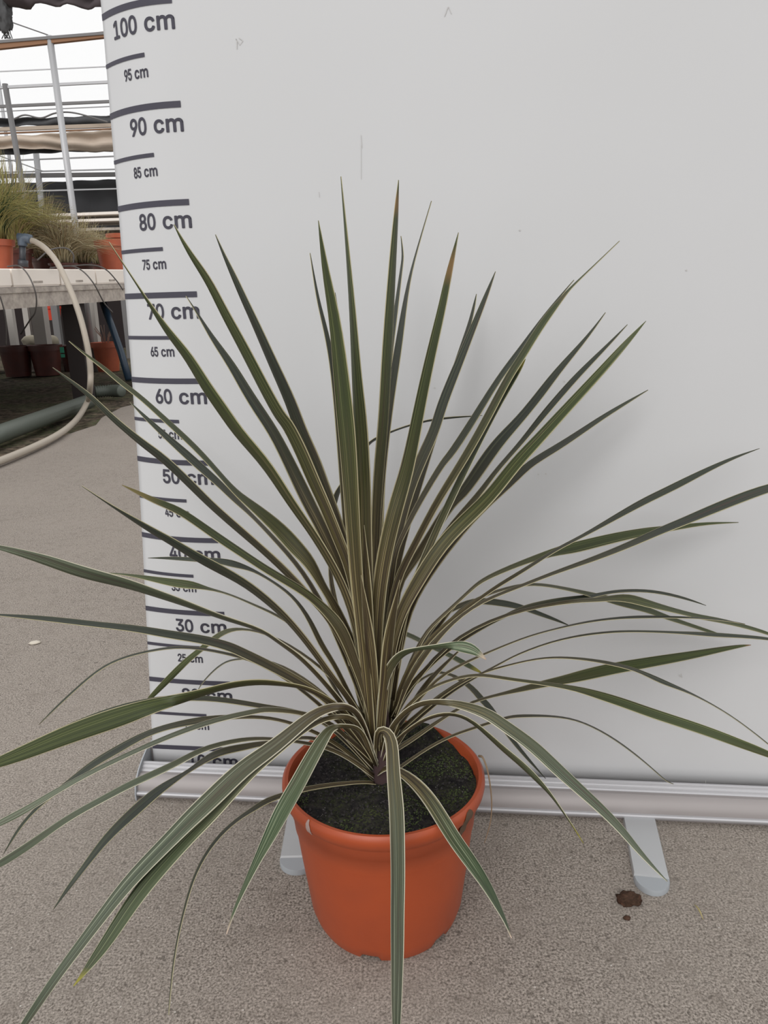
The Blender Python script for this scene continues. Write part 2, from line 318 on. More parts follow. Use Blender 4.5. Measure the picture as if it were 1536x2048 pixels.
# printed scale
bm = bmesh.new()
def strip(s0, s1, z0, z1):
    n = 14; rows = []
    for i in range(n+1):
        s = s0+(s1-s0)*i/n
        rows.append((bm.verts.new(banner(s, z0, .0006)), bm.verts.new(banner(s, z1, .0006))))
    for a, b in zip(rows, rows[1:]): bm.faces.new((a[0], b[0], b[1], a[1]))
GLYPH = {"0":[[[0.264,-0.007,0.227,-0.007,0.189,-0.007],[0.157,0.003,0.13,0.024,0.103,0.045],[0.083,0.074,0.069,0.113,0.055,0.152],[0.048,0.199,0.048,0.254,0.048,0.309],[0.055,0.356,0.069,0.395,0.083,0.434],[0.104,0.464,0.13,0.484,0.157,0.505],[0.189,0.516,0.227,0.516,0.264,0.516],[0.296,0.505,0.323,0.484,0.35,0.464],[0.37,0.434,0.384,0.395,0.398,0.356],[0.405,0.309,0.405,0.254,0.405,0.199],[0.398,0.152,0.384,0.113,0.37,0.074],[0.35,0.045,0.323,0.024,0.297,0.003]],[[0.202,0.05,0.227,0.05,0.252,0.05],[0.273,0.058,0.29,0.074,0.308,0.09],[0.321,0.113,0.33,0.144,0.339,0.174],[0.344,0.211,0.344,0.254,0.344,0.297],[0.339,0.334,0.33,0.365,0.321,0.395],[0.308,0.419,0.29,0.435,0.273,0.451],[0.252,0.46,0.227,0.46,0.202,0.46],[0.18,0.451,0.163,0.435,0.146,0.419],[0.132,0.395,0.123,0.365,0.114,0.334],[0.109,0.297,0.109,0.254,0.109,0.211],[0.114,0.174,0.123,0.144,0.132,0.113],[0.146,0.09,0.163,0.074,0.18,0.058]]],"1":[[[0.181,0.0,0.076,0.0,0.076,0.018],[0.076,0.036,0.076,0.055,0.181,0.055],[0.286,0.055,0.391,0.055,0.391,0.036],[0.391,0.018,0.391,0.0,0.286,0.0]],[[0.25,0.509,0.276,0.509,0.276,0.339],[0.276,0.17,0.276,0.0,0.255,0.0],[0.234,0.0,0.212,0.0,0.212,0.149],[0.212,0.299,0.212,0.448,0.211,0.448],[0.21,0.448,0.209,0.448,0.168,0.418],[0.127,0.388,0.086,0.358,0.086,0.381],[0.086,0.404,0.086,0.427,0.123,0.454],[0.161,0.481,0.198,0.509,0.224,0.509]]],"2":[[[0.172,0.0,0.064,0.0,0.064,0.016],[0.064,0.032,0.064,0.047,0.121,0.108],[0.177,0.168,0.234,0.229,0.254,0.249],[0.27,0.267,0.282,0.282,0.295,0.298],[0.304,0.313,0.311,0.327,0.317,0.341],[0.32,0.356,0.32,0.371,0.32,0.39],[0.316,0.405,0.308,0.419,0.299,0.432],[0.288,0.442,0.273,0.449,0.259,0.456],[0.242,0.46,0.224,0.46,0.204,0.46],[0.187,0.456,0.172,0.447,0.158,0.439],[0.147,0.428,0.139,0.413,0.131,0.399],[0.127,0.382,0.127,0.362,0.107,0.362],[0.086,0.362,0.066,0.362,0.066,0.392],[0.072,0.419,0.086,0.442,0.1,0.465],[0.119,0.483,0.143,0.496,0.167,0.509],[0.194,0.516,0.225,0.516,0.255,0.516],[0.282,0.509,0.306,0.497,0.329,0.484],[0.348,0.467,0.361,0.445,0.374,0.424],[0.381,0.399,0.381,0.372,0.381,0.354],[0.378,0.335,0.371,0.318,0.364,0.3],[0.353,0.28,0.336,0.259,0.319,0.237],[0.296,0.211,0.267,0.18,0.229,0.14],[0.191,0.1,0.153,0.06,0.153,0.059],[0.153,0.058,0.153,0.057,0.231,0.057],[0.31,0.057,0.389,0.057,0.389,0.038],[0.389,0.019,0.389,0.0,0.281,0.0]]],"3":[[[0.252,-0.007,0.218,-0.007,0.187,-0.007],[0.158,-0.001,0.133,0.01,0.107,0.021],[0.086,0.037,0.07,0.057,0.054,0.078],[0.046,0.103,0.044,0.132,0.066,0.132],[0.087,0.132,0.109,0.132,0.111,0.114],[0.117,0.099,0.126,0.087,0.136,0.075],[0.149,0.065,0.165,0.059,0.181,0.053],[0.199,0.05,0.219,0.05,0.239,0.05],[0.258,0.053,0.275,0.061,0.292,0.068],[0.305,0.079,0.315,0.093,0.324,0.107],[0.329,0.124,0.329,0.145,0.329,0.163],[0.325,0.181,0.316,0.196,0.307,0.212],[0.293,0.224,0.275,0.234,0.256,0.243],[0.231,0.248,0.201,0.248,0.186,0.248],[0.172,0.248,0.157,0.248,0.157,0.265],[0.157,0.282,0.157,0.299,0.2,0.349],[0.244,0.399,0.288,0.448,0.288,0.45],[0.288,0.451,0.288,0.452,0.215,0.452],[0.142,0.452,0.07,0.452,0.07,0.471],[0.07,0.49,0.07,0.509,0.171,0.509],[0.272,0.509,0.372,0.509,0.372,0.493],[0.372,0.477,0.372,0.461,0.319,0.4],[0.265,0.339,0.211,0.278,0.211,0.282],[0.211,0.285,0.211,0.289,0.249,0.293],[0.281,0.288,0.308,0.276,0.335,0.263],[0.356,0.246,0.371,0.222,0.386,0.199],[0.393,0.173,0.393,0.145,0.393,0.115],[0.385,0.089,0.37,0.066,0.355,0.043],[0.335,0.025,0.309,0.012,0.282,-0.0]]],"4":[[[0.164,0.105,0.04,0.105,0.04,0.123],[0.04,0.141,0.04,0.158,0.109,0.275],[0.178,0.392,0.247,0.509,0.268,0.509],[0.289,0.509,0.311,0.509,0.243,0.394],[0.176,0.28,0.109,0.166,0.109,0.165],[0.109,0.164,0.109,0.163,0.21,0.163],[0.312,0.163,0.413,0.163,0.413,0.144],[0.413,0.125,0.413,0.105,0.289,0.105]],[[0.302,0.0,0.282,0.0,0.282,0.04],[0.282,0.081,0.282,0.121,0.282,0.13],[0.282,0.138,0.282,0.146,0.282,0.203],[0.282,0.26,0.282,0.318,0.302,0.318],[0.322,0.318,0.343,0.318,0.343,0.212],[0.343,0.106,0.343,0.0,0.322,0.0]]],"5":[[[0.254,-0.007,0.221,-0.007,0.191,-0.007],[0.164,-0.001,0.14,0.011,0.116,0.023],[0.097,0.039,0.083,0.06,0.069,0.081],[0.061,0.104,0.06,0.13,0.081,0.13],[0.101,0.13,0.122,0.13,0.124,0.115],[0.129,0.101,0.138,0.089,0.147,0.077],[0.159,0.067,0.173,0.06,0.188,0.053],[0.204,0.05,0.221,0.05,0.242,0.05],[0.26,0.055,0.276,0.064,0.292,0.074],[0.305,0.087,0.314,0.104,0.323,0.121],[0.328,0.141,0.328,0.162,0.328,0.184],[0.323,0.204,0.314,0.221,0.304,0.238],[0.291,0.252,0.275,0.262,0.258,0.272],[0.239,0.277,0.218,0.277,0.201,0.277],[0.184,0.274,0.167,0.268,0.151,0.263],[0.138,0.255,0.128,0.246,0.108,0.248],[0.088,0.25,0.067,0.253,0.077,0.338],[0.086,0.423,0.096,0.509,0.186,0.509],[0.276,0.509,0.366,0.509,0.366,0.49],[0.366,0.471,0.366,0.452,0.294,0.452],[0.222,0.452,0.151,0.452,0.145,0.402],[0.139,0.352,0.134,0.301,0.135,0.301],[0.135,0.301,0.136,0.301,0.147,0.311],[0.161,0.319,0.178,0.325,0.194,0.331],[0.211,0.334,0.229,0.334,0.253,0.334],[0.274,0.329,0.294,0.321,0.313,0.313],[0.331,0.301,0.345,0.285,0.359,0.27],[0.371,0.252,0.379,0.231,0.387,0.21],[0.391,0.188,0.391,0.163,0.391,0.13],[0.384,0.101,0.369,0.076,0.354,0.05],[0.334,0.03,0.309,0.015,0.283,0.001]]],"6":[[[0.258,-0.007,0.226,-0.007,0.195,-0.007],[0.167,0.0,0.142,0.015,0.118,0.029],[0.098,0.049,0.084,0.074,0.071,0.1],[0.064,0.129,0.064,0.162,0.064,0.186],[0.069,0.212,0.08,0.239,0.091,0.266],[0.11,0.3,0.137,0.34,0.176,0.396],[0.214,0.453,0.252,0.509,0.276,0.509],[0.299,0.509,0.322,0.509,0.265,0.426],[0.208,0.344,0.151,0.261,0.149,0.261],[0.147,0.261,0.145,0.261,0.15,0.271],[0.157,0.28,0.165,0.288,0.174,0.296],[0.184,0.302,0.196,0.307,0.207,0.312],[0.221,0.314,0.235,0.314,0.266,0.314],[0.293,0.308,0.316,0.295,0.339,0.282],[0.357,0.263,0.37,0.24,0.382,0.216],[0.389,0.189,0.389,0.157,0.389,0.125],[0.382,0.097,0.368,0.073,0.354,0.048],[0.334,0.028,0.31,0.014,0.286,0.0]],[[0.207,0.048,0.226,0.048,0.246,0.048],[0.264,0.053,0.279,0.063,0.294,0.072],[0.306,0.085,0.314,0.101,0.323,0.118],[0.327,0.136,0.327,0.157,0.327,0.178],[0.323,0.197,0.314,0.213,0.306,0.23],[0.294,0.242,0.279,0.251,0.264,0.261],[0.246,0.265,0.226,0.265,0.207,0.265],[0.189,0.261,0.174,0.252,0.159,0.243],[0.147,0.23,0.138,0.214,0.129,0.198],[0.125,0.179,0.125,0.158,0.125,0.137],[0.129,0.118,0.138,0.102,0.147,0.085],[0.159,0.072,0.174,0.063,0.189,0.053]]],"7":[[[0.12,0.0,0.097,0.0,0.172,0.149],[0.248,0.299,0.323,0.448,0.323,0.45],[0.323,0.451,0.323,0.452,0.236,0.452],[0.149,0.452,0.062,0.452,0.062,0.471],[0.062,0.49,0.062,0.509,0.172,0.509],[0.281,0.509,0.391,0.509,0.391,0.489],[0.391,0.469,0.391,0.449,0.315,0.299],[0.24,0.15,0.165,0.0,0.142,0.0]]],"8":[[[0.26,-0.007,0.226,-0.007,0.192,-0.007],[0.162,-0.001,0.136,0.011,0.109,0.024],[0.089,0.04,0.074,0.062,0.059,0.083],[0.052,0.108,0.052,0.135,0.052,0.157],[0.056,0.177,0.065,0.195,0.074,0.213],[0.086,0.229,0.101,0.241,0.116,0.253],[0.133,0.261,0.153,0.265,0.153,0.265],[0.153,0.266,0.153,0.267,0.128,0.273],[0.108,0.287,0.093,0.308,0.078,0.329],[0.07,0.353,0.07,0.38,0.07,0.406],[0.077,0.429,0.09,0.45,0.104,0.47],[0.122,0.486,0.146,0.498,0.169,0.51],[0.196,0.516,0.226,0.516,0.256,0.516],[0.283,0.51,0.306,0.498,0.329,0.486],[0.348,0.47,0.361,0.45,0.375,0.429],[0.382,0.406,0.382,0.38,0.382,0.353],[0.374,0.329,0.359,0.308,0.344,0.287],[0.325,0.273,0.3,0.267,0.3,0.266],[0.3,0.265,0.3,0.265,0.319,0.261],[0.336,0.253,0.351,0.241,0.366,0.229],[0.378,0.213,0.387,0.195,0.396,0.177],[0.401,0.157,0.401,0.135,0.401,0.108],[0.393,0.083,0.378,0.062,0.364,0.04],[0.343,0.024,0.317,0.011,0.291,-0.001]],[[0.204,0.049,0.226,0.049,0.249,0.049],[0.268,0.053,0.285,0.06,0.301,0.068],[0.314,0.078,0.323,0.091,0.332,0.105],[0.337,0.121,0.337,0.139,0.337,0.158],[0.332,0.174,0.322,0.189,0.313,0.203],[0.3,0.214,0.283,0.223,0.266,0.231],[0.247,0.235,0.226,0.235,0.205,0.235],[0.186,0.231,0.169,0.223,0.152,0.214],[0.139,0.203,0.13,0.189,0.12,0.174],[0.115,0.158,0.115,0.139,0.115,0.121],[0.12,0.105,0.129,0.091,0.138,0.078],[0.151,0.068,0.167,0.06,0.184,0.053]],[[0.208,0.29,0.226,0.29,0.244,0.29],[0.26,0.293,0.274,0.3,0.288,0.307],[0.299,0.318,0.307,0.33,0.315,0.343],[0.319,0.358,0.319,0.376,0.319,0.393],[0.315,0.407,0.308,0.42,0.3,0.433],[0.289,0.443,0.275,0.449,0.261,0.456],[0.245,0.46,0.226,0.46,0.208,0.46],[0.191,0.456,0.177,0.449,0.163,0.443],[0.152,0.433,0.145,0.42,0.137,0.407],[0.133,0.393,0.133,0.376,0.133,0.358],[0.137,0.343,0.145,0.33,0.152,0.318],[0.163,0.307,0.178,0.3,0.192,0.293]]],"9":[[[0.195,0.516,0.226,0.516,0.258,0.516],[0.286,0.508,0.31,0.494,0.335,0.48],[0.354,0.46,0.368,0.434,0.382,0.409],[0.389,0.38,0.389,0.347,0.389,0.323],[0.383,0.297,0.373,0.27,0.362,0.243],[0.343,0.209,0.315,0.168,0.277,0.112],[0.239,0.056,0.2,0.0,0.177,0.0],[0.154,0.0,0.13,0.0,0.187,0.083],[0.244,0.165,0.301,0.248,0.303,0.248],[0.305,0.248,0.307,0.248,0.303,0.238],[0.296,0.229,0.287,0.221,0.279,0.213],[0.269,0.207,0.257,0.202,0.245,0.197],[0.232,0.195,0.218,0.195,0.187,0.195],[0.16,0.201,0.137,0.214,0.114,0.227],[0.096,0.245,0.083,0.269,0.07,0.292],[0.064,0.32,0.064,0.352,0.064,0.384],[0.071,0.412,0.085,0.436,0.099,0.461],[0.118,0.48,0.143,0.494,0.167,0.508]],[[0.246,0.46,0.226,0.46,0.207,0.46],[0.189,0.456,0.174,0.446,0.159,0.437],[0.147,0.424,0.138,0.407,0.13,0.391],[0.125,0.372,0.125,0.352,0.125,0.33],[0.13,0.312,0.138,0.295,0.147,0.279],[0.159,0.266,0.174,0.257,0.189,0.248],[0.207,0.243,0.226,0.243,0.246,0.243],[0.263,0.248,0.279,0.257,0.294,0.266],[0.306,0.279,0.314,0.295,0.323,0.311],[0.327,0.33,0.327,0.35,0.327,0.372],[0.323,0.391,0.314,0.407,0.306,0.424],[0.294,0.437,0.279,0.446,0.264,0.456]]],"c":[[[0.226,-0.008,0.207,-0.008,0.173,-0.008],[0.143,0.0,0.117,0.016,0.091,0.033],[0.071,0.056,0.056,0.085,0.041,0.114],[0.034,0.149,0.034,0.187,0.034,0.227],[0.041,0.262,0.056,0.291,0.071,0.321],[0.091,0.343,0.117,0.36,0.143,0.376],[0.173,0.384,0.207,0.384,0.226,0.384],[0.243,0.382,0.26,0.377,0.276,0.372],[0.292,0.365,0.305,0.356,0.319,0.347],[0.33,0.335,0.34,0.322,0.35,0.309],[0.357,0.294,0.362,0.277,0.342,0.272],[0.322,0.267,0.303,0.262,0.3,0.272],[0.296,0.281,0.29,0.289,0.285,0.297],[0.278,0.305,0.27,0.311,0.262,0.317],[0.253,0.322,0.242,0.325,0.232,0.328],[0.22,0.33,0.207,0.33,0.182,0.33],[0.161,0.323,0.145,0.31,0.129,0.297],[0.116,0.28,0.108,0.258,0.1,0.237],[0.096,0.213,0.096,0.187,0.096,0.162],[0.1,0.139,0.108,0.117,0.116,0.096],[0.129,0.079,0.145,0.066,0.161,0.053],[0.182,0.046,0.207,0.046,0.22,0.046],[0.232,0.048,0.243,0.052,0.253,0.055],[0.263,0.06,0.271,0.066,0.279,0.072],[0.286,0.08,0.292,0.089,0.297,0.097],[0.301,0.107,0.304,0.117,0.324,0.112],[0.343,0.107,0.363,0.102,0.358,0.085],[0.351,0.07,0.341,0.056,0.332,0.043],[0.32,0.031,0.306,0.021,0.293,0.012],[0.277,0.004,0.261,-0.001,0.244,-0.006]]],"m":[[[0.073,0.0,0.053,0.0,0.053,0.126],[0.053,0.253,0.053,0.379,0.072,0.379],[0.092,0.379,0.112,0.379,0.112,0.351],[0.112,0.323,0.112,0.295,0.111,0.295],[0.109,0.295,0.108,0.295,0.113,0.316],[0.121,0.332,0.132,0.346,0.144,0.359],[0.157,0.369,0.172,0.376,0.187,0.383],[0.203,0.386,0.219,0.386,0.247,0.386],[0.27,0.378,0.287,0.361,0.305,0.344],[0.316,0.322,0.321,0.295,0.318,0.295],[0.315,0.295,0.312,0.295,0.317,0.313],[0.325,0.329,0.337,0.343,0.349,0.357],[0.364,0.367,0.381,0.375,0.398,0.382],[0.416,0.386,0.437,0.386,0.459,0.386],[0.479,0.381,0.497,0.372,0.515,0.362],[0.53,0.348,0.541,0.328,0.551,0.309],[0.557,0.285,0.557,0.255,0.557,0.17],[0.557,0.085,0.557,0.0,0.536,0.0],[0.516,0.0,0.496,0.0,0.496,0.085],[0.496,0.169,0.496,0.254,0.496,0.281],[0.488,0.301,0.473,0.313,0.457,0.325],[0.439,0.33,0.419,0.33,0.402,0.33],[0.387,0.327,0.374,0.32,0.362,0.313],[0.352,0.303,0.345,0.29,0.339,0.278],[0.335,0.263,0.335,0.247,0.335,0.165],[0.335,0.082,0.335,0.0,0.315,0.0],[0.295,0.0,0.274,0.0,0.274,0.087],[0.274,0.173,0.274,0.26,0.274,0.281],[0.267,0.298,0.253,0.311,0.239,0.324],[0.221,0.33,0.199,0.33,0.185,0.33],[0.171,0.327,0.158,0.32,0.144,0.313],[0.134,0.303,0.126,0.289,0.118,0.276],[0.114,0.258,0.114,0.238,0.114,0.159],[0.114,0.079,0.114,0.0,0.093,0.0]]]}
def arc_to_s(arc, zr):
    A = interp(zr*100, AT); E = interp(zr*100, ET); s = 0.; d = -.0005
    if arc >= 0: return arc
    acc = 0.
    while acc > arc and s > -A*1.04:
        u = -s/A; sl = E*2.3*u**1.3/A; s += d; acc += d*math.sqrt(1+sl*sl)
    return s + (arc-acc if acc < arc else 0)
def glyph_mesh(ch):
    cu = bpy.data.curves.new('t', 'CURVE'); cu.dimensions = '2D'; cu.fill_mode = 'FRONT'; cu.resolution_u = 5
    for sp in GLYPH[ch]:
        q = cu.splines.new('BEZIER'); q.bezier_points.add(len(sp)-1); q.use_cyclic_u = True
        for bp_, k in zip(q.bezier_points, sp):
            bp_.handle_left_type = bp_.handle_right_type = 'FREE'
            bp_.handle_left = (k[0], k[1], 0); bp_.co = (k[2], k[3], 0); bp_.handle_right = (k[4], k[5], 0)
    o = bpy.data.objects.new('t', cu); C.objects.link(o)
    me = bpy.data.meshes.new_from_object(o.evaluated_get(bpy.context.evaluated_depsgraph_get()))
    V = [(v.co.x, v.co.y) for v in me.vertices]; Fc = [tuple(p.vertices) for p in me.polygons]
    bpy.data.objects.remove(o); bpy.data.curves.remove(cu); bpy.data.meshes.remove(me)
    # embolden: lay a stroke of half-width r along every outline edge
    cnt = {}
    for f in Fc:
        for a, b in zip(f, f[1:]+f[:1]): cnt[(min(a, b), max(a, b))] = cnt.get((min(a, b), max(a, b)), 0)+1
    r = .019; V2 = list(V); F2 = list(Fc)
    for (a, b), c in cnt.items():
        if c != 1: continue
        ax, ay = V[a]; bx, by = V[b]; L_ = math.hypot(bx-ax, by-ay)
        if L_ < 1e-6: continue
        nx, ny = -(by-ay)/L_*r, (bx-ax)/L_*r; k = len(V2)
        V2 += [(ax+nx, ay+ny), (ax-nx, ay-ny), (bx-nx, by-ny), (bx+nx, by+ny)]; F2.append((k, k+1, k+2, k+3))
        k = len(V2); sq = (1, 1, 1, 1) if True else None
        V2 += [(ax+r*math.cos(R(45*q)), ay+r*math.sin(R(45*q))) for q in range(8)]; F2.append(tuple(range(k, k+8)))
    return V2, F2
GM = {ch: glyph_mesh(ch) for ch in GLYPH}
def add_text(num, a0, dw, gap, cw, ztop, cap):
    """digits of width dw each from arc position a0, then cm of width cw"""
    jobs = [(ch, a0+i*dw, dw*.90) for i, ch in enumerate(num)]
    c0 = a0+len(num)*dw-dw*.1+gap
    jobs += [('c', c0, cw*.362), ('m', c0+cw*.425, cw*.575)]
    ref = [p[1] for p in GM['0'][0]]; y0, y1 = min(ref), max(ref)
    for ch, x, wd in jobs:
        V, Fc = GM[ch]; xs = [p[0] for p in V]
        lo, hi = (min(xs), max(xs))
        if ch == '1': lo, hi = hi-.36, hi+.03
        cache = []
        for px, py in V:
            ar = x+(px-lo)/(hi-lo)*wd; z = ztop-cap+(py-y0)/(y1-y0)*cap
            cache.append(bm.verts.new(banner(arc_to_s(ar, z), z, .0006)))
        for f in Fc:
            try: bm.faces.new([cache[i] for i in f])
            except ValueError: pass
for h in range(5, 201, 5):
    H = h/100.; A = interp(h, AT)
    if h % 10 == 0:
        strip(-A*.999, 0, H-.0065, H)
        nd = len(str(h)); add_text(str(h), .0012-.0355-.0098-.0131*nd+.0013, .0131, .0098, .0355, H-.0125, .0185)
    else:
        strip(-A*.999, -.0372, H-.0042, H)
        nd = len(str(h))
        if h > 5: add_text(str(h), -.0350-.0186-.0047-.0063*nd+.0006, .0063, .0047, .0186, H-.0125, .0118)
link('printed_height_scale', bm, M_ink, sheet, smooth=False, recalc=False)
bpy.context.view_layer.update()
# scuffs on the vinyl
def onb(u, v, lift=.0007):
    d = ray(u, v); t = (B0-CAM).dot(BN)/d.dot(BN); return CAM+d*t + BN*lift
def scratch(pts, wd):
    P = [onb(*p) for p in pts]; bm = bmesh.new(); rows = []
    for i, p in enumerate(P):
        d = (P[min(i+1, len(P)-1)]-P[max(i-1, 0)]).normalized(); s = d.cross(BN)*wd
        rows.append((bm.verts.new(p-s), bm.verts.new(p+s)))
    for a, b in zip(rows, rows[1:]): bm.faces.new((a[0], b[0], b[1], a[1]))
    link('scuff_mark', bm, M_scuff, sheet, smooth=False, recalc=False)
scratch([(722.5, 290+k*4) for k in range(18)], .00022)
scratch([(474,98),(474,82),(472,78),(480,90),(486,82),(478,76)], .0004)
scratch([(896,14),(889,33)], .0004); scratch([(897,14),(903,28)], .0003); scratch([(722,270),(724,296)], .0003)
scratch([(638,384),(639,394)], .0003); scratch([(1411,1560),(1411,1566)], .0004); scratch([(1362,1347),(1364,1355)], .0005); scratch([(1358,1349),(1361,1353)], .0004)
for p in [(1075,948),(1090,947),(868,775),(1371,540),(1038,460),(985,769),(1127,762)]: scratch([p,(p[0]+3,p[1]+1)], .0007)
# cassette
def extr(name, prof, s0, s1, m, ang=25):
    bm = bmesh.new(); ends = []
    for s in (s0, s1): ends.append([bm.verts.new(B0+BD*s+BN*n+Vector((0,0,z))) for n, z in prof])
    k = len(prof)
    for i in range(k): bm.faces.new((ends[0][i], ends[0][(i+1)%k], ends[1][(i+1)%k], ends[1][i]))
    bm.faces.new(ends[0]); bm.faces.new(ends[1][::-1])
    return sharp(link(name, bm, m, ban), ang)
def arcp(c, a, b, r, n=6):
    return [(c[0]+r*math.cos(R(a+(b-a)*i/n)), c[1]+r*math.sin(R(a+(b-a)*i/n))) for i in range(n+1)]
body = [(.0345,.0300),(.0375,.0285),(.0415,.0245),(.0450,.0195),(.0468,.0150),(.0475,.0108),(.0440,.0100),(.0440,0),(-.052,0),(-.052,.020),(-.045,.033),(-.030,.042),(-.010,.046),(-.006,.044),(-.006,.014),(.014,.014),(.014,.030)]
extr('cassette_body', body, -.1245, XR+.01, M_alu2)
strip_p = [(.0140,.0355),(.0185,.0385),(.0205,.0385)]
x, z = .0205, .0385
for i in range(6):
    x += .0016; z -= .0010; strip_p.append((x, z)); x += .0005; z -= .0010; strip_p.append((x, z)) if i % 2 else strip_p.append((x-.0003, z-.0002))
strip_p += [(.0350,.0300),(.0345,.0285),(.0142,.0285)]
extr('grooved_top_strip', strip_p, -.1245, XR+.01, M_alu, 15)
extr('front_ledge', [(.0440,.0118),(.0500,.0110),(.0515,.0096),(.0510,.0070),(.0440,.0066)], -.1245, XR+.01, M_alu)
capp = [(.0525,0),(.053,.010),(.0500,.020),(.0440,.0290),(.0350,.0365),(.0230,.0425),(.008,.048),(-.012,.050),(-.034,.046),(-.050,.035),(-.056,.020),(-.056,0)]
extr('end_cap', capp, -.1262, -.1245, M_cap); extr('end_cap', capp, XR+.01, XR+.013, M_cap)
extr('slot_lining', [(-.0055,.012),(.0135,.012),(.0135,.0137),(-.0055,.0137)], -.1245, XR+.01, M_dark)
# top rail and pole out of the frame
bm = bmesh.new(); beam(bm, B0-BD*.10+Vector((0,0,ZTOP)), B0+BD*XR+Vector((0,0,ZTOP)), .02, .03); link('top_rail', bm, M_alu, ban, False)
bm = bmesh.new(); q = B0+BD*.38-BN*.045; tube(bm, [q+Vector((0,0,.03)), q+Vector((0,0,ZTOP))], .008, 12); link('support_pole', bm, M_alu, ban)
# feet
def foot(px0, px1, wd, cap_len=.022):
    a, b = Vector(px0), Vector(px1); d = (b-a).normalized(); s = Vector((-d.y, d.x, 0))
    L = (b-a).length; hgt = .0075
    def sl(t0, t1, rounded, m, name, par):
        bm = bmesh.new(); out = []
        if rounded:
            n = 18
            for i in range(n+1):
                an = math.pi*i/n; out.append(a+d*(t0+(t1-t0)*math.sin(an))+s*(wd/2*math.cos(an)))
        else:
            out = [a+d*t0+s*wd/2, a+d*t0-s*wd/2, a+d*t1-s*wd/2, a+d*t1+s*wd/2]
        hh = hgt if not rounded else hgt-.0004
        lo = [bm.verts.new(p+Vector((0,0,.0002))) for p in out]; md = [bm.verts.new(p+Vector((0,0,hh*.75))) for p in out]
        c = sum(out, Vector())/len(out)
        hi = [bm.verts.new(p+(c-p)*.05+Vector((0,0,hh))) for p in out]
        k = len(out)
        for A2, B2 in ((lo, md), (md, hi)):
            for i in range(k): bm.faces.new((A2[i], A2[(i+1)%k], B2[(i+1)%k], B2[i]))
        bm.faces.new(hi); bm.faces.new(lo[::-1])
        return sharp(link(name, bm, m, par))
    f = sl(0, L, False, M_foot, 'foot', ban); sl(L, L+cap_len, True, M_cap, 'foot_cap', f)
foot((-.1115,.875,0), (-.1115,.768,0), .043)
foot((.3185,.875,0), (.2895,.722,0), .0385)

# ---------------------------------------------------------------- the plant
PX, PY = -.0075, .6979; PR, PH, PB = .1045, .1676, .0733
pl = thing('potted_cordyline', 'large spiky variegated cordyline plant with long striped leaves in round orange plastic pot', 'potted plant', (PX, PY, 0))
bm = bmesh.new()
n = 144
prof = [(PB-.006,.0),(PB,.0),(.0775,.008),(.0812,.020),(.0880,.075),(PR-.0118,.117),(PR-.0108,.1175),(PR-.0090,.136),(PR-.0078,.1370),(PR-.0068,.147),(PR-.0045,.1505),(PR-.001,.155),(PR,.160),(PR-.0004,.165),(PR-.003,PH),(PR-.0065,PH-.0005),(PR-.0085,PH-.005),(PR-.0095,.140),(PR-.013,.120),(PB-.006,.014),(0.001,.012)]
rg = lathe(bm, prof, (PX, PY, 0), n)
bm.faces.new(rg[-1][::-1])
for A in rg[:3]:       # moulded notches in the foot of the pot
    for i, v in enumerate(A):
        an = (360*i/n) % 60
        if 8 < an < 24 and A is not rg[2]: v.co.z += .0042
        elif 8 < an < 24: v.co.z += .003
pot = sharp(link('pot', bm, M_pot, pl), 50)
# worn dirt patches on the rim
M_dirt = mat('dried_dirt', (.10,.06,.035), .95); M_chip = mat('chipped_rim', (.42,.30,.27), .9)
def smear(name, ang0, ang1, r0, z0, z1, m, seed):
    random.seed(seed); bm = bmesh.new(); k = 9; rows = []
    for i in range(k+1):
        a = R(ang0+(ang1-ang0)*i/k); e = math.sin(math.pi*i/k)**.6
        row = []
        for j in range(7):
            z = (z0+z1)/2 + (z1-z0)/2*(j/3-1)*(e+.08*random.random())
            r = interp(z, [(.1175,PR-.0108),(.136,PR-.0090),(.1375,PR-.0078),(.147,PR-.0068),(.150,PR-.0045),(.155,PR-.001),(.160,PR),(.165,PR-.0004),(.1676,PR-.003)])
            row.append(bm.verts.new((PX+(r+.0006+.0009*random.random()*e)*math.cos(a), PY+(r+.0006)*math.sin(a), z)))
        rows.append(row)
    for a, b in zip(rows, rows[1:]):
        for j in range(6): bm.faces.new((a[j], a[j+1], b[j+1], b[j]))
    return link(name, bm, m, pot)
smear('dirt_smear', -44, -34, PR, .136, .166, M_dirt, 3)
smear('chip_mark', -135, -131.5, PR, .149, .1676, M_chip, 5)
random.seed(11)
# soil
bm = bmesh.new(); SR = PR-.0090; SZ = .1565
rr = 34; rings = []
from mathutils import noise as mn
def soil_h(x, y): return SZ + .004*mn.noise(Vector((x*40, y*40, 0))) + .0025*mn.noise(Vector((x*150, y*150, 3))) + .0016*mn.noise(Vector((x*420, y*420, 7))) + (.006 if (y > .05) else 0)*min(1, max(0, (y-.05)/.03)) + .004*math.exp(-(x*x+y*y)/.0006) + .013*math.exp(-((x-.045)**2+(y-.082)**2)/.0005)
cv = bm.verts.new((PX, PY, soil_h(0,0)))
for i in range(1, rr+1):
    r = SR*i/rr; rings.append([bm.verts.new((PX+r*math.cos(a), PY+r*math.sin(a), soil_h(r*math.cos(a), r*math.sin(a)))) for a in [2*math.pi*k/120 for k in range(120)]])
for k in range(120): bm.faces.new((cv, rings[0][k], rings[0][(k+1)%120]))
for A, B in zip(rings, rings[1:]):
    for k in range(120): bm.faces.new((A[k], B[k], B[(k+1)%120], A[(k+1)%120]))
soil = link('soil', bm, M_soil, pl)
